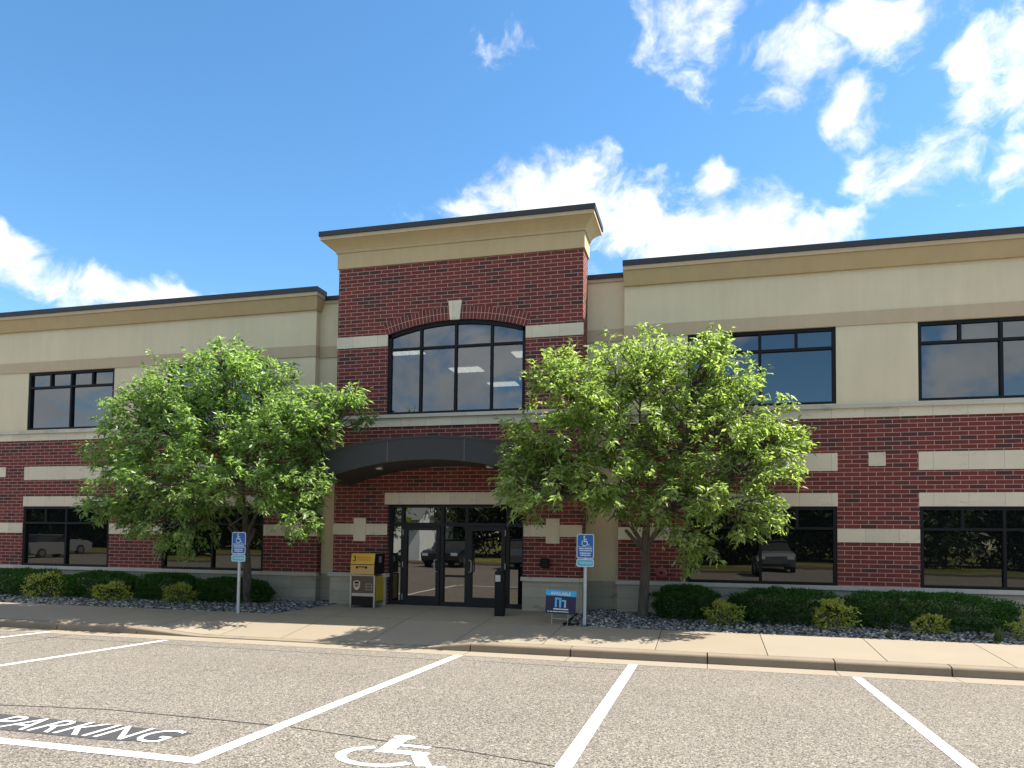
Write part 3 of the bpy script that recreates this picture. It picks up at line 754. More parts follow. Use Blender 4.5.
for k, hs in ((1, 1), (3, -1)):
    a, b = J[k][1]+.006, J[k+1][0]-.006; st = .085
    mb = MB(); yo2, yi2 = SY-.075, SY+.02
    mb.box(a, a+st, yo2, yi2, FZ+.012, ZT0-.006); mb.box(b-st, b, yo2, yi2, FZ+.012, ZT0-.006)
    mb.box(a+st, b-st, yo2, yi2, FZ+.012, FZ+.20); mb.box(a+st, b-st, yo2, yi2, ZT0-.085, ZT0-.006)
    dr = bp('entrance_door', mb, M['alumg'], 'glass entrance door hinged on its %s side' % ('left' if hs == 1 else 'right'))
    pane(a+st, b-st, FZ+.20, ZT0-.085, 'pane', dr, SY-.03)
    hx = b-.045 if hs == 1 else a+.045; s_ = -1 if hs == 1 else 1
    m2 = MB(); m2.tube([(hx, yo2, 1.31), (hx+s_*.0, yo2-.05, 1.315), (hx+s_*.045, yo2-.065, 1.30), (hx+s_*.05, yo2-.065, 1.19), (hx+s_*.045, yo2-.065, 1.08), (hx, yo2-.05, 1.065), (hx, yo2, 1.07)], .013, 8)
    sub('handle', m2, M['steel'], dr)
    for z in (.52, 1.20, 1.88):
        m2 = MB(); q = a-.004 if hs == 1 else b+.004; m2.tube([(q, yo2-.012, z-.06), (q, yo2-.012, z+.06)], .014, 8); sub('hinge', m2, M['steel'], dr)
# interior blocker behind glass
mb = MB(); mb.poly([(DX0-.3, .15, 0), (DX1+.3, .15, 0), (DX1+.3, .15, 2.6), (DX0-.3, .15, 2.6)]); bp('lobby_wall', mb, M['inside'])

# fixtures on the walls
mb = MB(); X, Z = -.845, 1.135
mb.tube([(X, 0, Z), (X, -.05, Z)], .05, 14, mi=1); mb.tube([(X, -.05, Z), (X, -.075, Z), (X, -.10, Z), (X, -.108, Z)], [.10, .115, .085, .03], 20)
mb.tube([(X, -.108, Z), (X, -.125, Z)], .03, 12, mi=1)
bp('alarm_bell', mb, [M['red'], M['black']], 'round red alarm bell with a dark centre on the brick')
mb = MB()
for x in (-1.09, -.975): 
    mb.tube([(x, -.05, .72), (x, -.13, .715)], .03, 12); mb.tube([(x, -.13, .715), (x, -.155, .71)], .04, 12, mi=1)
mb.tube([(-1.19, -.05, .70), (-1.19, -.075, .70)], .022, 10)
bp('fire_inlet', mb, [M['brass'], M['black']], 'twin brass pipe inlet low on the stone plinth')
mb = MB(); mb.box(-3.19, -3.02, TY-.02, TY, 1.20, 1.38); mb.prism([(-3.20, 1.22), (-3.01, 1.22), (-3.03, 1.36), (-3.18, 1.36)], TY-.12, TY-.02)
bp('wall_lamp', mb, M['black'], 'small black lamp on the brick right of the doors')

# ------------------------------------------------------------------ accessible parking signs
def ada_sign(x, y, label, zt, tilt=0., pale=False):
    zb = .13+SL*(y+3.75)-.05
    t = thing('parking_sign', label, 'sign', (x, y, zb), 'blue accessible parking signs on posts'); H = zt-zb
    t.rotation_euler = (0, R(tilt), 0)
    mb = MB(); mb.tube([(0, .02, -.1), (0, .02, H-.02)], .030, 12); child('post', mb, M['galv'], t)
    def rr(w, h, r, z0):
        p = []
        for cx_, cz_, a0_ in ((w/2-r, z0+r, -90), (w/2-r, z0+h-r, 0), (-w/2+r, z0+h-r, 90), (-w/2+r, z0+r, 180)):
            p += [(cx_+r*math.cos(R(a0_+30*k)), cz_+r*math.sin(R(a0_+30*k))) for k in range(4)]
        return p
    w, h = .31, .435
    mb = MB(); z0 = H-h; mb.prism(rr(w, h, .035, z0), -.018, -.014, 0)
    pl = child('sign_panel', mb, M['signwhite'], t)
    mb = MB(); mb.poly([(px, -.0195, pz) for px, pz in rr(w-.028, h-.028, .025, z0+.014)]); o = child('blue_field', mb, M['blue'], pl)
    mb = MB(); isa(mb, lambda u, v: ((u-.5)*.17, -.021, z0+h-.215+v*.185))
    mb.poly([(-.13, -.021, z0+.205), (.13, -.021, z0+.205), (.13, -.021, z0+.211), (-.13, -.021, z0+.211)])
    rs = random.Random(3)
    for r_, zz in enumerate((.165, .128, .082, .045)):     # lines too small to read in the photo
        u = -.115+.01*r_
        while u < .115-.01*r_:
            l = rs.choice((.012, .018, .026)); mb.poly([(u, -.021, z0+zz), (min(u+l, .12), -.021, z0+zz), (min(u+l, .12), -.021, z0+zz+.024), (u, -.021, z0+zz+.024)]); u += l+.008
    child('symbol', mb, M['signwhite'], pl)
    h2 = .135; mb = MB(); z1 = z0-.012-h2; mb.prism(rr(w, h2, .03, z1), -.018, -.014); p2 = child('supplement_panel', mb, M['signwhite'], t)
    mb = MB(); mb.poly([(px, -.0195, pz) for px, pz in rr(w-.028, h2-.028, .02, z1+.014)]); child('light_blue_field', mb, M['lblue'], p2)
    mb = MB(); u = -.10
    while u < .10:
        l = rs.choice((.014, .02)); mb.poly([(u, -.021, z1+.05), (u+l, -.021, z1+.05), (u+l, -.021, z1+.088), (u, -.021, z1+.088)]); u += l+.008
    child('lettering', mb, M['lblue2'], p2)
    for zz in (H-.03, z0+.03, z1+.10):
        mb = MB(); mb.tube([(0, -.018, zz), (0, -.026, zz)], .009, 8); child('bolt', mb, M['signback'], t)
ada_sign(-8.955, -2.06, 'blue accessible parking sign in front of the left tree', 1.835)
ada_sign(-2.085, -1.80, 'blue accessible parking sign beside the small available board', 1.865, .4)

# available yard sign
t = thing('yard_sign', 'dark navy and cyan yard sign reading AVAILABLE on wire legs', 'sign', (-2.515, -1.86, .25)); t.rotation_euler = (0, R(2.2), R(3))
W, H0, H1 = .545, .19, .605
mb = MB()
for x in (-.15, .14): mb.tube([(x, .006, -.08), (x, .006, .45)], .005, 6)
mb.tube([(-.15, .006, .10), (.14, .006, .10)], .004, 6); child('wire_stand', mb, M['galv'], t)
mb = MB(); mb.box(-W/2, W/2, -.006, .004, H0, H1); pn = child('sign_panel', mb, M['navy'], t)
mb = MB(); mb.poly([(-W/2, -.0075, H1-.10), (W/2, -.0075, H1-.10), (W/2, -.0075, H1), (-W/2, -.0075, H1)]); child('cyan_strip', mb, M['cyan'], pn)
mb = MB(); add_text(mb, 'AVAILABLE', .36, .055, lambda u, v: (-.19+u, -.009, H1-.084+v), .02)
for x0, x1, z0, z1 in ((-.13, .14, .262, .282), (-.235, -.205, .217, .232), (-.19, -.15, .217, .233), (-.14, -.05, .219, .234), (-.04, .15, .222, .235)):
    mb.poly([(x0, -.009, z0), (x1, -.009, z0), (x1, -.009, z1), (x0, -.009, z1)])
child('lettering', mb, M['white'], pn)
def bars(L):
    m_ = MB()
    for x0, x1, z0, z1 in L: m_.poly([(x0, -.009, z0), (x1, -.009, z0), (x1, -.009, z1), (x0, -.009, z1)])
    return m_
child('logo', bars([(-.105, -.07, .30, .475), (-.0695, -.03, .443, .475), (-.0295, .01, .30, .475)]), M['logoblue'], pn)
child('logo', bars([(.018, .06, .412, .437), (.0605, .095, .30, .437)]), M['logopale'], pn)

# drop box with gold hood, brown body
zg = .31
t = thing('parcel_drop_box', 'brown and gold parcel drop box with a shield emblem left of the doors', 'drop box', (-6.84, -.64, zg))
w, d = .265, .24
mb = MB(); mb.box(-w, w, -d, d, .12, .655); body = child('body', mb, M['brown'], t)
mb = MB(); mb.poly([(w+.002, -d+.02, .14), (w+.002, d-.02, .14), (w+.002, d-.02, .65), (w+.002, -d+.02, .65)]); child('side_panel', mb, M['goldside'], t)
for x in (-w, w):
    for yy in (-d, d):
        mb = MB(); mb.box(x-.018, x+.018, yy-.018, yy+.018, 0, .66); child('leg', mb, M['steel'], t)
mb = MB(); mb.box(-w, w, -d-.012, -d+.01, .655, .675); mb.box(-w, w, -d-.006, -d-.001, .24, .30); child('trim', mb, M['steel'], t)
mb = MB(); mb.box(-w+.02, w-.02, -d-.005, -d-.001, .05, .235); child('kick_panel', mb, M['darkink'], t)
mb = MB(); mb.box(-w-.005, w-.005, -d-.03, d, .69, .885, mi=1)
mb.poly([(-w-.005, -d-.03, .90), (w-.005, -d-.03, .90), (w-.005, -d+.02, 1.115), (-w-.005, -d+.02, 1.115)])
mb.poly([(-w-.005, -d+.02, 1.115), (w-.005, -d+.02, 1.115), (w-.005, d, 1.115), (-w-.005, d, 1.115)])
for x in (-w-.005, w-.005): mb.poly([(x, -d-.03, .90), (x, d, .90), (x, d, 1.115), (x, -d+.02, 1.115)], mi=2)
mb.poly([(w-.003, -d-.02, .69), (w-.003, d, .69), (w-.003, d, .885), (w-.003, -d-.02, .885)], mi=2)
mb.box(-w+.0, w-.012, -d-.02, d-.01, .885, .90, mi=2)
hood = child('hood', mb, [M['gold'], M['goldd'], M['darkink']], t)
mb = MB(); mb.poly([(w+.0, -.06, .93), (w+.0, .08, .93), (w+.0, .08, 1.06), (w+.0, -.06, 1.06)]); child('sticker', mb, M['signback'], hood)
mb = MB(); mb.box(-.13, .09, -d-.045, -d-.031, .835, .85); mb.box(-.14, -.105, -d-.045, -d-.031, .81, .85); mb.box(.07, .105, -d-.045, -d-.031, .81, .85); child('handle', mb, M['darkink'], t)
fz = lambda x, z: (x, -d-.03+(z-.90)/.215*.05-.003, z)
mb = MB()
for x0, x1, z0, z1 in ((-.22, -.17, 1.04, 1.06), (-.185, -.165, .97, 1.04), (-.225, -.17, .955, .972)): mb.poly([fz(x0, z0), fz(x1, z0), fz(x1, z1), fz(x0, z1)])
child('emblem', mb, M['darkink'], hood)
mb = MB(); rs = random.Random(5)
for zz, hh in ((1.02, .03), (.97, .03)):
    u = -.13
    while u < .16:
        l = rs.choice((.02, .03, .045)); mb.poly([fz(u, zz), fz(u+l, zz), fz(u+l, zz+hh), fz(u, zz+hh)]); u += l+.012
child('lettering', mb, M['orange'], hood)
sh = [(-.085, .62-.20), (-.10, .55), (-.085, .60)]
shp = [(0, -.105), (.05, -.075), (.075, -.02), (.078, .07), (.04, .095), (0, .10), (-.04, .095), (-.078, .07), (-.075, -.02), (-.05, -.075)]
mb = MB(); mb.poly([(-.135+x, -d-.004, .46+z) for x, z in shp]); shield = child('emblem', mb, M['tanlogo'], body)
mb = MB(); mb.poly([(-.135+x*.8, -d-.006, .46+.055+z) for x, z in ((-.06, -.02), (.06, -.02), (.065, .015), (0, .025), (-.065, .015))])
add_text(mb, 'ups', .09, .065, lambda u, v: (-.18+u, -d-.006, .415+v), .03)
child('emblem_letters', mb, M['darkink'], shield)
mb = MB()
for z in (.37, .43, .49): mb.poly([(.07, -d-.003, z), (.20, -d-.003, z), (.20, -d-.003, z+.006), (.07, -d-.003, z+.006)])
for x in (.07, .20): mb.poly([(x, -d-.003, .37), (x+.006, -d-.003, .37), (x+.006, -d-.003, .49), (x, -d-.003, .49)])
child('label_frame', mb, M['tanlogo'], body)
# push plate bollard
t = thing('door_bollard', 'black square bollard with a grey push plate in front of the right door', 'bollard', (-3.82, -1.17, .285))
mb = MB(); mb.box(-.085, .085, -.085, .085, 0, .83); bevel(child('post', mb, M['black'], t), .012)
mb = MB(); mb.frustum((-.085, .085, -.085, .085), (-.05, .05, -.05, .05), .832, .885); child('cap', mb, M['black'], t)
mb = MB(); mb.box(-.07, .03, -.092, -.086, .66, .785); child('push_plate', mb, M['signback'], t)
# small utility cover at the right post
mb = MB(); mb.box(-.16, .10, -.10, .10, 0, .02); mb.box(-.02, .06, -.05, .02, .02, .035, mi=1)
o = mb.build('utility_cover', [M['black'], M['steel']], None, (-2.30, -1.74, .255)); tag(o, 'small dark utility cover in the stones at the right sign post', 'cover')

# ------------------------------------------------------------------ vegetation
def leaves(P, D, L, asp=.38, fold=.25):
    """P base points, D unit directions, L lengths -> folded leaf blades"""
    n = len(P); r = rng.normal(size=(n, 3))*.75+np.array([0, -.25, 1.1]); S = np.cross(D, r); S /= np.linalg.norm(S, axis=1, keepdims=True)+1e-9
    N = np.cross(S, D); N *= np.sign(N[:, 2:3]+1e-9); L = L[:, None]
    mid = P+D*L*.42; tip = P+D*L-np.array([0, 0, 1.])*L*.08
    a = mid+S*L*asp*.5+N*L*fold*.3; b = mid-S*L*asp*.5+N*L*fold*.3
    V = np.stack([P, a, tip, b], 1).reshape(-1, 3)
    i = 4*np.arange(n)[:, None]; F = np.concatenate([i+np.array([[0, 1, 2]]), i+np.array([[0, 2, 3]])], 1).reshape(-1, 3)
    return V, F
def nrm(a): return a/(np.linalg.norm(a, axis=-1, keepdims=True)+1e-9)
def crown_leaves(ells, centre, ntwig, per, llen, tw=.27, thr=-.12, seed=0, droop=.38, shell=.42):
    vol = np.array([(e[3]*e[4]+e[3]*e[5]+e[4]*e[5]) for e in ells]); pr = vol/vol.sum()
    idx = rng.choice(len(ells), ntwig*2, p=pr); E = np.array(ells)[idx]
    d = nrm(rng.normal(size=(len(E), 3))); rr = rng.uniform(0, 1, len(E))**shell
    P = E[:, :3]+d*E[:, 3:]*rr[:, None]
    keep = np.array([.55*mnoise.noise(Vector(p*1.35)+Vector((9, 2, seed)))+mnoise.noise(Vector(p*2.4)+Vector((seed*7.1, 3.3, 1.7))) > thr for p in P])
    for sx, sz in ((-8.955, 2.15), (-2.085, 2.1)):      # clear of the sign faces
        keep &= ~((np.abs(P[:, 0]-sx) < .75) & (P[:, 2] < sz+.25) & (P[:, 1] < -1.25))
    P = P[keep][:ntwig]; d = d[keep][:ntwig]
    out = nrm(P-np.array(centre)); T = nrm(out*.6+d*.6+rng.normal(size=P.shape)*.45+np.array([0, 0, .22]))
    n = len(P); t = np.tile(np.linspace(.05, 1, per), n); base = np.repeat(P, per, 0); TT = np.repeat(T, per, 0)
    wl = np.repeat(rng.uniform(.6, 1.2, n)*tw, per)
    Q = base+TT*(t*wl)[:, None]+rng.normal(size=base.shape)*.035; Q[:, 2] -= .10*(t**2)*wl
    D = nrm(TT*.45+rng.normal(size=Q.shape)*np.array([.8, .8, .45])-np.array([0, 0, 1.])*droop)
    V, F = leaves(Q, D, rng.uniform(.7, 1.25, len(Q))*llen)
    return V, F, P, T, wl[::per]
def make_tree(label, base, fork, ells, centre, mat, ntwig, per, llen, seed, forks, thr, trunk_r):
    t = thing('shade_tree', label, 'tree', base, 'shade trees in front of the building')
    b = Vector(base)
    V, F, P, T, wl = crown_leaves(ells, centre, ntwig, per, llen, seed=seed, thr=thr)
    V = V-np.array(base)
    me = tri_mesh('crown', V, F, mat); o = link('crown', me); o.parent = t
    mb = MB(); rs = random.Random(seed)
    fk = [Vector(f)-b for f in forks]
    mb.tube([(0, 0, -.1), (0, 0, .06), (fk[0].x*.4+.01, fk[0].y*.4, fk[0].z*.4), (fk[0].x*.7-.015, fk[0].y*.7, fk[0].z*.7), tuple(fk[0])], [trunk_r*1.4, trunk_r*1.03, trunk_r*.92, trunk_r*.74, trunk_r*.52], 12)
    child('trunk', mb, M['bark'], t)
    mb = MB(); tops = []
    for f in fk[1:]:
        h0 = min(.97, max(.58, (f.z-.75)/fk[0].z)); st = fk[0]*h0
        m1 = (st+f)*.5+Vector((rs.uniform(-.04, .04), rs.uniform(-.04, .04), .03))
        mb.tube([st, m1, f], [trunk_r*.48, trunk_r*.40, trunk_r*.32], 8); tops.append(f)
    twp = P-np.array(base)
    for e in ells:
        c = Vector(e[:3])-b; f = min(tops, key=lambda q: (q-c).length)
        mid = (f+c)*.5+Vector((rs.uniform(-.15, .15), rs.uniform(-.15, .15), rs.uniform(-.05, .15)))
        mb.tube([f, f.lerp(mid, .5)+Vector((0, 0, .04)), mid, c], [trunk_r*.32, trunk_r*.26, trunk_r*.20, trunk_r*.10], 6)
        near = [i for i in range(len(P)) if sum(((P[i][k]-e[k])/e[k+3])**2 for k in range(3)) < 1.02]
        rs.shuffle(near)
        for i in near[:26]:
            p = Vector(twp[i]); s0 = mid.lerp(c, rs.uniform(.1, 1)); tip = p+Vector(T[i])*float(wl[i])*.8
            mm = s0.lerp(p, .55)+Vector((rs.uniform(-.08, .08), rs.uniform(-.08, .08), rs.uniform(-.02, .08)))
            mb.tube([s0, mm, p, tip], [.016, .012, .008, .003], 4, cap=False)
    child('branches', mb, M['bark'], t)
    return t
YR, YL = -1.30, -1.65
# right tree: flattened against the wall, widest about half way up
ER = [(-2.2, YR, 4.55, .95, .85, .72), (-1.15, YR, 4.95, .85, .85, .70), (-.15, YR, 4.65, .95, .85, .80), (.75, YR, 4.05, .75, .8, .62),
      (-2.85, YR-.1, 3.55, .88, .9, .66), (-1.5, YR-.1, 3.75, 1.0, 1.05, .85), (-.2, YR-.1, 3.55, 1.0, 1.05, .80), (.85, YR, 3.15, .72, .85, .48),
      (-2.75, YR-.1, 2.65, .98, .9, .60), (-1.55, YR-.2, 2.75, .95, 1.0, .62), (-.35, YR-.1, 2.55, .95, .95, .58), (.62, YR, 2.25, .60, .75, .45),
      (-.15, YR, 1.75, .42, .5, .36), (-1.75, YR, 2.1, .6, .7, .32), (-3.05, YR, 2.95, .45, .6, .40), (1.25, YR, 3.55, .32, .45, .22), (-2.9, YR, 4.9, .35, .4, .3), (.15, YR, 5.05, .4, .5, .35)]
def toward(e, y):
    k = (14.85+y)/(14.85+e[1]); return (e[0]*k, y, 1.753+(e[2]-1.753)*k, e[3]*k, e[4], e[5]*k)
ER += [(-3.15, YR, 3.45, .5, .6, .40), (-3.05, YR, 2.95, .55, .6, .42), (-3.25, YR, 2.6, .45, .6, .40)]
ER = [toward(e, YR-max(.35 if e[2] < 3.2 else 0, min(.85, (-e[0]-.4)*.42))) for e in ER]
make_tree('shade tree with a wide yellow green crown right of the doors', (-1.16, -.62, .30), None, ER, (-1.0, YR, 3.0), M['leafR'], 1800, 16, .120, 3,
          [(-1.05, -.85, 2.45), (-1.55, -1.0, 2.35), (-1.04, -.95, 3.0), (-.65, -1.0, 2.35), (-1.45, -.95, 1.95), (-.8, -.85, 2.0)], -.02, .098)
EL = [(-10.7, YL, 4.85, .95, .9, .65), (-9.7, YL, 4.95, .80, .9, .70), (-8.9, YL, 4.85, .75, .85, .60), (-11.75, YL, 4.25, .75, .8, .55),
      (-7.7, YL, 4.15, .95, .85, .62), (-10.9, YL-.1, 3.85, 1.0, 1.0, .75), (-9.7, YL-.1, 3.9, 1.0, 1.1, .8), (-8.5, YL-.1, 3.6, .95, 1.0, .70),
      (-12.0, YL, 3.35, .75, .8, .50), (-11.4, YL-.1, 2.75, 1.0, .95, .60), (-10.2, YL-.2, 2.75, 1.0, 1.0, .70), (-8.9, YL-.1, 2.75, .95, .95, .68),
      (-8.0, YL, 2.80, .62, .75, .45), (-12.45, YL, 2.45, .55, .6, .35), (-10.5, YL, 1.95, .80, .75, .48), (-9.5, YL, 1.95, .70, .75, .50), (-7.75, YL, 2.15, .50, .5, .30), (-11.5, YL, 2.1, .5, .5, .3), (-9.75, YL, 5.5, .25, .3, .32), (-6.95, YL, 4.2, .4, .5, .42), (-9.1, YL, 1.55, .3, .4, .3)]
EL = [toward(e, e[1]-(.55 if e[2] < 3.2 else .2 if e[2] < 4.3 else 0)) for e in EL]
make_tree('dense green shade tree behind the left parking sign', (-9.60, -.80, .30), None, EL, (-9.7, YL, 2.9), M['leafL'], 2150, 16, .120, 8,
          [(-9.5, -1.1, 2.35), (-9.95, -1.3, 2.3), (-9.45, -1.3, 2.9), (-9.05, -1.3, 2.3), (-9.2, -1.2, 1.9), (-9.85, -1.2, 1.95)], -.07, .095)

def shrub(name, label, cat, group, x0, x1, y0, y1, h, mat, n, ll, expo=2.6, lump=.10, droop=-.35, asp=.4, seed=0):
    xc, yc = (x0+x1)/2, (y0+y1)/2; zb = .13+SL*(yc+3.75)-.02
    t = thing(name, label, cat, (xc, yc, zb), group)
    d = nrm(rng.normal(size=(n, 3))); d[:, 2] = np.where(d[:, 2] < -.75, -d[:, 2], d[:, 2])
    rx, ry, rz = (x1-x0)/2, (y1-y0)/2, h*(.60 if expo < 3 else .53)
    k = (np.abs(d[:, 0])**expo+np.abs(d[:, 1])**expo+np.abs(d[:, 2])**expo)**(-1/expo)
    lp = np.array([1+lump*1.6*mnoise.noise(Vector((p[0]*rx*3.3+seed*5, p[1]*ry*3.3, p[2]*3+seed))) for p in d*k[:, None]])
    rr = rng.uniform(.62, 1.0, n)**.6*lp
    P = d*k[:, None]*rr[:, None]*np.array([rx, ry, rz])+np.array([0, 0, h*.45])
    P[:, 2] = np.where(P[:, 2] < .02, rng.uniform(.02, .2, n), P[:, 2])
    D = nrm(d*.9+rng.normal(size=P.shape)*.6-np.array([0, 0, 1])*droop)
    V, F = leaves(P, D, rng.uniform(.6, 1.3, n)*ll, asp)
    o = link('foliage', tri_mesh('foliage', V, F, mat)); o.parent = t
    mb = MB(); rs = random.Random(seed)
    for i in range(9):
        a = rs.uniform(0, 6.28); q = rs.uniform(.3, .75)
        mb.tube([(rs.uniform(-.3, .3)*rx, rs.uniform(-.2, .2)*ry, -.03), (math.cos(a)*rx*q*.6, math.sin(a)*ry*q*.6, h*.3), (math.cos(a)*rx*q, math.sin(a)*ry*q, h*.62)], [.014, .010, .005], 5)
    child('stems', mb, M['bark'], t); return t
G1, G2 = 'dark clipped hedges along the wall', 'yellow green shrubs in front of the hedges'
HD = [(-17.3, -14.72, -1.05, -.15, .58, 'dark hedge at the left edge, beneath the leftmost ground window'),
      (-14.62, -12.62, -1.05, -.15, .57, 'dark hedge between two low shrubs left of the left tree'),
      (-12.52, -11.08, -1.0, -.15, .56, 'dark hedge directly left of the left parking sign'),
      (-10.95, -9.2, -.95, -.15, .50, 'dark hedge around the trunk of the left tree'),
      (-.92, .25, -.88, -.12, .60, 'dark hedge just right of the trunk of the right tree'),
      (.42, 2.33, -1.0, -.15, .60, 'dark hedge beneath the window right of the right tree'),
      (2.22, 5.05, -1.15, -.15, .60, 'longest dark hedge, reaching toward the right edge')]
for i, (a, b, c, d_, h, l) in enumerate(HD): shrub('hedge', l, 'hedge', G1, a, b, c, d_, h, M['hedge'], int(4600*(b-a)+3000), .062, 3.1, .13, -.45, .34, i)
SP = [(-15.35, -14.2, -1.35, -.75, .50, 'round yellow green shrub farthest left'), (-13.35, -12.35, -1.4, -.85, .38, 'flat yellow green shrub second from the left'),
      (-11.45, -10.75, -1.3, -.85, .40, 'small yellow green shrub nearest the left parking sign'), (.02, .64, -1.35, -.8, .38, 'low yellow green shrub nearest the right tree'),
      (1.82, 2.45, -1.4, -.85, .47, 'bushy yellow green shrub beneath the brick pier right of the right tree'), (3.33, 3.85, -1.5, -1.0, .30, 'sparse yellow green shrub before the longest hedge'),
      (4.72, 5.35, -1.75, -1.2, .42, 'yellow green shrub cut by the right edge')]
for i, (a, b, c, d_, h, l) in enumerate(SP): shrub('yellow_shrub', l, 'shrub', G2, a, b, c, d_, h, M['spirea'], 950 if i != 5 else 520, .060, 2.0, .42, -.5, .45, 20+i)
def tuft(x, y, n, h, label):
    zb = .13+SL*(y+3.75)-.02; mb = MB(); rs = random.Random(int(x*50))
    for i in range(n):
        a = rs.uniform(0, 6.28); l = rs.uniform(.5, 1)*h; o = rs.uniform(.3, .9)*l; w = .006
        c, s_ = math.cos(a), math.sin(a); p = [(rs.uniform(-.05, .05), rs.uniform(-.05, .05), 0)]
        p += [(p[0][0]+c*o*.4, p[0][1]+s_*o*.4, l*.75), (p[0][0]+c*o, p[0][1]+s_*o, l*.8)]
        for (xa, ya, za), (xb, yb2, zb2), k in ((p[0], p[1], 1), (p[1], p[2], .5)):
            mb.poly([(xa-s_*w*k, ya+c*w*k, za), (xa+s_*w*k, ya-c*w*k, za), (xb+s_*w*k*.5, yb2-c*w*k*.5, zb2), (xb-s_*w*k*.5, yb2+c*w*k*.5, zb2)])
    return tag(mb.build('grass_tuft', M['weed'], None, (x, y, zb)), label, 'grass tuft')
tuft(4.42, -1.7, 60, .34, 'arching grass tuft in the stones near the right edge')
tuft(2.86, -1.72, 45, .15, 'small green weed sprouting in the grey stones')

# ------------------------------------------------------------------ across the lot, seen mirrored in the glass
def far_tree_mesh():
    el = [(-1.2, -.9, 1.7, 2.0, 1.5, 1.4), (1.4, -.6, 1.8, 2.0, 1.5, 1.4), (0, 0, 5.2, 2.6, 2.4, 2.0), (-1.5, .3, 3.8, 2.0, 1.9, 1.5), (1.6, -.2, 4.0, 2.0, 1.9, 1.5), (.2, -.6, 3.2, 2.4, 2.0, 1.3), (.3, .1, 6.7, 1.5, 1.5, 1.2)]
    V, F, P, T, wl = crown_leaves(el, (0, 0, 3.5), 1500, 6, .42, tw=.9, thr=-.4, seed=31)
    return tri_mesh('crown', V, F, M['fartree'])
fm = far_tree_mesh(); tk = MB(); tk.tube([(0, 0, -.4), (0, 0, .4), (.1, 0, 2.2), (.2, .1, 4.5)], [.26, .2, .17, .08], 10)
tk.tube([(.1, 0, 2.2), (-.9, .2, 3.6)], [.1, .05], 7); tk.tube([(.1, 0, 2.0), (1.1, -.1, 3.6)], [.1, .05], 7)
first = None
for i in range(40):
    x = -96+(i//2)*7.2+(i % 2)*4+rng.uniform(-1.2, 1.2); y = -34-rng.uniform(0, 3)-(6 if i % 2 else 0); s = rng.uniform(.85, 1.2)
    t = thing('park_tree', 'broad dark tree in the row across the parking lot, mirrored in the glass', 'tree', (x, y, .42), 'trees across the parking lot')
    t.scale = (s*1.1, s*1.1, s); t.rotation_euler = (0, 0, rng.uniform(0, 6.28))
    if first is None: first = (link('crown', fm), tk.build('trunk', M['bark'])); c, k = first
    else: c, k = first[0].copy(), first[1].copy(); COL.objects.link(c); COL.objects.link(k)
    c.parent = t; k.parent = t
def car(x, y, col, label, flip=False):
    t = thing('parked_car', label, 'car', (x, y, zlot(-22)), 'cars parked across the lot'); t.rotation_euler = (0, 0, (-1 if flip else 1)*math.pi/2)
    m = NT('car_paint'); m.b.inputs['Coat Weight'].default_value = .6; pm = m.set(col, .35, .3)
    low = [(-2.2, .35), (-1.75, .25), (1.85, .25), (2.2, .4), (2.25, .75), (1.9, .9), (.95, 1.0), (-1.5, 1.02), (-2.15, .98), (-2.25, .7)]
    mb = MB(); mb.prism(low, -.88, .88); bevel(child('body', mb, pm, t), .07, 3)
    mb = MB(); yb_, yt_ = .82, .66
    A = [(-1.75, 1.0), (.95, 1.0), (.35, 1.45), (-1.2, 1.47)]; ws = [yb_, yb_, yt_, yt_]
    mb.poly([(x_, -w_, z_) for (x_, z_), w_ in zip(A, ws)]); mb.poly([(x_, w_, z_) for (x_, z_), w_ in zip(A, ws)][::-1])
    for i in range(4):
        j = (i+1) % 4; mb.poly([(A[i][0], -ws[i], A[i][1]), (A[i][0], ws[i], A[i][1]), (A[j][0], ws[j], A[j][1]), (A[j][0], -ws[j], A[j][1])])
    child('windows', mb, M['glasslow'], t)
    mb = MB(); mb.box(-1.25, .4, -.67, .67, 1.46, 1.50); bevel(child('roof', mb, pm, t), .03)
    for sx in (-1.35, 1.35):
        for sy in (-1, 1):
            mb = MB(); mb.tube([(sx, sy*.70, .32), (sx, sy*.92, .32)], .32, 20); w_ = child('tyre', mb, M['rubber'], t)
            mb = MB(); mb.tube([(sx, sy*.915, .32), (sx, sy*.935, .32)], .2, 14); child('rim', mb, M['steel'], w_)
    for sy in (-.65, .65):
        mb = MB(); mb.box(2.12, 2.26, sy-.16, sy+.16, .62, .76); child('headlight', mb, M['lampglass'], t)
        mb = MB(); mb.box(-2.27, -2.1, sy-.14, sy+.14, .7, .86); child('tail_light', mb, M['red'], t)
# house across the lot
t = thing('small_house', 'small white house with a grey gable roof across the lot, mirrored in the left door', 'house', (-20.5, -31, .4))
mb = MB(); mb.box(-3.2, 3.2, -2.5, 2.5, -.5, 2.7); mb.poly([(-3.2, -2.5, 2.7), (-3.2, 2.5, 2.7), (-3.2, 0, 4.3)]); mb.poly([(3.2, -2.5, 2.7), (3.2, 2.5, 2.7), (3.2, 0, 4.3)]); child('wall', mb, M['white'], t)
mb = MB()
for sg_ in (-1, 1): mb.poly([(-3.6, sg_*2.9, 2.5), (3.6, sg_*2.9, 2.5), (3.6, 0, 4.38), (-3.6, 0, 4.38)]); mb.poly([(-3.6, sg_*2.9, 2.42), (3.6, sg_*2.9, 2.42), (3.6, 0, 4.30), (-3.6, 0, 4.30)])
child('roof', mb, M['roof'], t)
mb = MB(); mb.box(-.5, .45, 2.5, 2.54, -.1, 2.0); child('door', mb, M['red'], t)
for x in (-2.4, 1.3):
    mb = MB(); mb.box(x, x+1.1, 2.5, 2.54, .8, 2.0); child('window', mb, M['glasslow'], t)
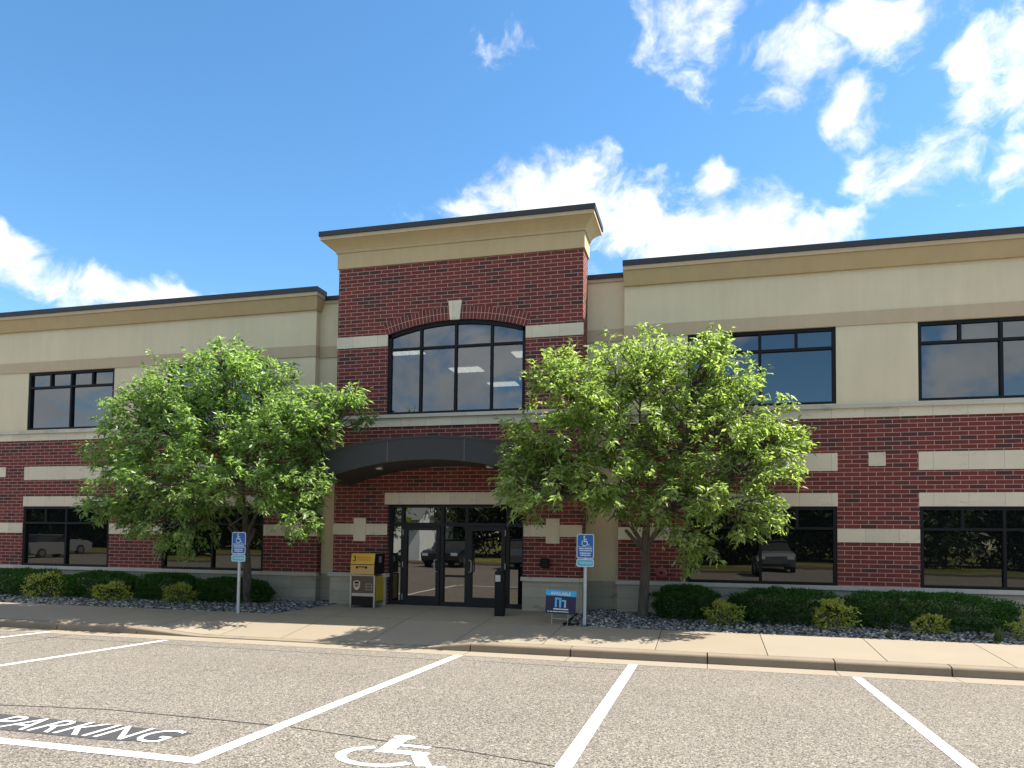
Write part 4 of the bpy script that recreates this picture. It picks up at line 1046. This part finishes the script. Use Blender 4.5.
car(3.1, -23.5, (.20, .21, .22), 'silver parked car across the lot, mirrored in the right window')
car(-8.9, -23.5, (.10, .11, .12), 'dark grey parked car across the lot, mirrored in the right sidelight', True)
car(-13.4, -23.5, (.015, .018, .03), 'black parked car across the lot, mirrored in the left door')
car(-41, -23.5, (.26, .26, .27), 'pale grey parked car across the lot, mirrored in the left window', True)

# ------------------------------------------------------------------ light, sky, camera
to_sun = Vector((.684, .240, 1.0)).normalized()
el, az = math.asin(to_sun.z), math.atan2(to_sun.x, to_sun.y)
sd = bpy.data.lights.new('sun', 'SUN'); sd.energy = 3.2; sd.angle = R(.5); sd.color = (1, .95, .86)
so = bpy.data.objects.new('sun', sd); COL.objects.link(so); so.rotation_euler = (-to_sun).to_track_quat('-Z', 'Y').to_euler(); so.location = (12, 6, 20)

CAM = dict(f=737.2460, cy=507.848, yaw=.2574647, pitch=.0427895, roll=.0118238, loc=(0, -14.85, 1.75326))
def cam_axes():
    cy, sy = math.cos(CAM['yaw']), math.sin(CAM['yaw']); cp, sp = math.cos(CAM['pitch']), math.sin(CAM['pitch']); cr, sr = math.cos(CAM['roll']), math.sin(CAM['roll'])
    r = Vector((cy, sy, 0)); f = Vector((-sy, cy, 0)); u = Vector((0, 0, 1))
    f2 = f*cp+u*sp; u2 = u*cp-f*sp; return r*cr+u2*sr, u2*cr-r*sr, f2
cr_, cu_, cf_ = cam_axes()
cd = bpy.data.cameras.new('camera'); cam = bpy.data.objects.new('camera', cd); COL.objects.link(cam)
mw = Matrix((cr_, cu_, -cf_)).transposed().to_4x4(); mw.translation = CAM['loc']; cam.matrix_world = mw
cd.sensor_fit = 'HORIZONTAL'; cd.sensor_width = 36; cd.lens = CAM['f']/1024*36; cd.shift_y = (CAM['cy']-384)/1024; cd.clip_end = 4000; cd.clip_start = .05
scn.camera = cam

w = bpy.data.worlds.new('World'); scn.world = w; w.use_nodes = True
nt = w.node_tree; nt.nodes.clear(); N = nt.nodes.new; Lk = nt.links.new
out = N('ShaderNodeOutputWorld'); bg = N('ShaderNodeBackground'); bg.inputs['Strength'].default_value = .15; Lk(bg.outputs[0], out.inputs[0])
sky = N('ShaderNodeTexSky'); sky.sky_type = 'NISHITA'; sky.sun_disc = False; sky.sun_elevation = el; sky.sun_rotation = az
sky.air_density = 1.0; sky.dust_density = .3; sky.ozone_density = 2.5; sky.altitude = 300
tc = N('ShaderNodeTexCoord')
def vm(op, a, b=None):
    n = N('ShaderNodeVectorMath'); n.operation = op
    for i, v in enumerate((a, b)):
        if v is None: continue
        if isinstance(v, bpy.types.NodeSocket): Lk(v, n.inputs[i])
        else: n.inputs[i].default_value = v
    return n.outputs['Value'] if op in ('LENGTH', 'DOT_PRODUCT') else n.outputs[0]
def mm(op, a, b=0., c=0.):
    n = N('ShaderNodeMath'); n.operation = op
    for i, v in enumerate((a, b, c)):
        if isinstance(v, bpy.types.NodeSocket): Lk(v, n.inputs[i])
        else: n.inputs[i].default_value = v
    return n.outputs[0]
dirv = vm('NORMALIZE', tc.outputs['Generated'])
def nz(vec, scale, det, ro=.6, dist=0.):
    n = N('ShaderNodeTexNoise'); n.inputs['Scale'].default_value = scale; n.inputs['Detail'].default_value = det; n.inputs['Roughness'].default_value = ro; n.inputs['Distortion'].default_value = dist
    Lk(vec, n.inputs['Vector']); return n
warp = nz(dirv, 7, 4); wv = vm('SCALE', vm('SUBTRACT', warp.outputs['Color'], (.5, .5, .5))); wv.node.inputs['Scale'].default_value = .06
dw = vm('ADD', dirv, wv)
# cumulus banks: (direction, horizontal radius, vertical radius, weight)
CL = [((-.246,.789,.563),.040,.024,.62), ((-.005,.822,.570),.062,.060,.95),
      ((-.170,.887,.428),.070,.065,1.05), ((-.01,.926,.372),.15,.045,1.05), ((-.10,.912,.397),.09,.05,1.0), ((.08,.930,.358),.10,.035,1.0), ((-.275,.866,.416),.085,.030,.72),
      ((.100,.848,.522),.066,.040,.95), ((.150,.866,.480),.040,.040,.85), ((.175,.825,.545),.080,.040,.95),
      ((.298,.820,.490),.062,.078,1.1), ((.268,.835,.505),.045,.055,.95), ((.232,.882,.412),.070,.042,.95), ((.160,.893,.424),.036,.030,.8), ((.015,.902,.432),.030,.030,.78), ((.156,.911,.381),.034,.020,.75), ((.305,.868,.395),.04,.03,.85),
      ((-.735,.605,.305),.04,.030,.9), ((-.69,.665,.278),.085,.030,.95), ((-.630,.720,.281),.07,.018,.9), ((-.79,.55,.26),.1,.05,1.),
      ((-.33,-.92,.235),.17,.10,1.1), ((.35,-.92,.205),.13,.07,1.), ((-.72,-.67,.16),.22,.09,1.), ((.5,.8,.35),.14,.09,1.), ((.62,.68,.40),.12,.08,1.)]
mask = None
for c, rx, rz, wt in CL:
    c = Vector(c).normalized()
    q = vm('MULTIPLY', vm('SUBTRACT', dw, tuple(c)), (1/rx, 1/rx, 1/rz))
    v = mm('MULTIPLY', mm('SUBTRACT', 1.30, vm('LENGTH', q)), wt)
    mask = v if mask is None else mm('MAXIMUM', mask, v)
# loose cumulus behind the camera for reflections, added cover overhead for fill light
cov = nz(vm('MULTIPLY', dirv, (1, 1, 2.2)), 2.3, 5, .55)
sep = N('ShaderNodeSeparateXYZ'); Lk(dirv, sep.inputs[0])
back = mm('MULTIPLY', mm('MULTIPLY_ADD', sep.outputs[1], -2.2, .25), 1.0); back.node.use_clamp = True
bm_ = mm('SUBTRACT', mm('ADD', mm('MULTIPLY_ADD', cov.outputs['Fac'], 8.0, -3.7), mm('MULTIPLY_ADD', sep.outputs[2], 4.0, -1.7)), mm('MULTIPLY_ADD', back, -3.0, 3.0))
mask = mm('MAXIMUM', mask, bm_)
f1 = nz(vm('MULTIPLY', dw, (1, 1, 1.3)), 13, 9, .62, .3)
dens = mm('ADD', mm('MINIMUM', mask, 1.0), mm('MULTIPLY_ADD', f1.outputs['Fac'], 3.0, -1.75))
ss = N('ShaderNodeMapRange'); ss.interpolation_type = 'SMOOTHSTEP'; ss.inputs['From Min'].default_value = .0; ss.inputs['From Max'].default_value = .85; Lk(dens, ss.inputs['Value'])
alpha = ss.outputs[0]
shade = N('ShaderNodeMapRange'); shade.inputs['From Min'].default_value = .3; shade.inputs['From Max'].default_value = .72; Lk(nz(dw, 9, 6).outputs['Fac'], shade.inputs['Value'])
cc = N('ShaderNodeMix'); cc.data_type = 'RGBA'; Lk(shade.outputs[0], cc.inputs[0]); cc.inputs[6].default_value = (1.75, 1.85, 2.0, 1); cc.inputs[7].default_value = (2.75, 2.75, 2.72, 1)
hs = N('ShaderNodeHueSaturation'); hs.inputs['Saturation'].default_value = 1.2; hs.inputs['Hue'].default_value = .494; hs.inputs['Value'].default_value = .455; Lk(sky.outputs[0], hs.inputs['Color'])
mx = N('ShaderNodeMix'); mx.data_type = 'RGBA'; Lk(alpha, mx.inputs[0]); Lk(hs.outputs[0], mx.inputs[6]); Lk(cc.outputs[2], mx.inputs[7])
Lk(mx.outputs[2], bg.inputs['Color'])

scn.view_settings.view_transform = 'Standard'; scn.view_settings.look = 'None'; scn.view_settings.gamma = 1; scn.view_settings.exposure = 1.88
scn.render.engine = 'CYCLES'
scn.cycles.use_denoising = True; scn.cycles.max_bounces = 8; scn.cycles.transparent_max_bounces = 12
scn.cycles.sample_clamp_indirect = 6
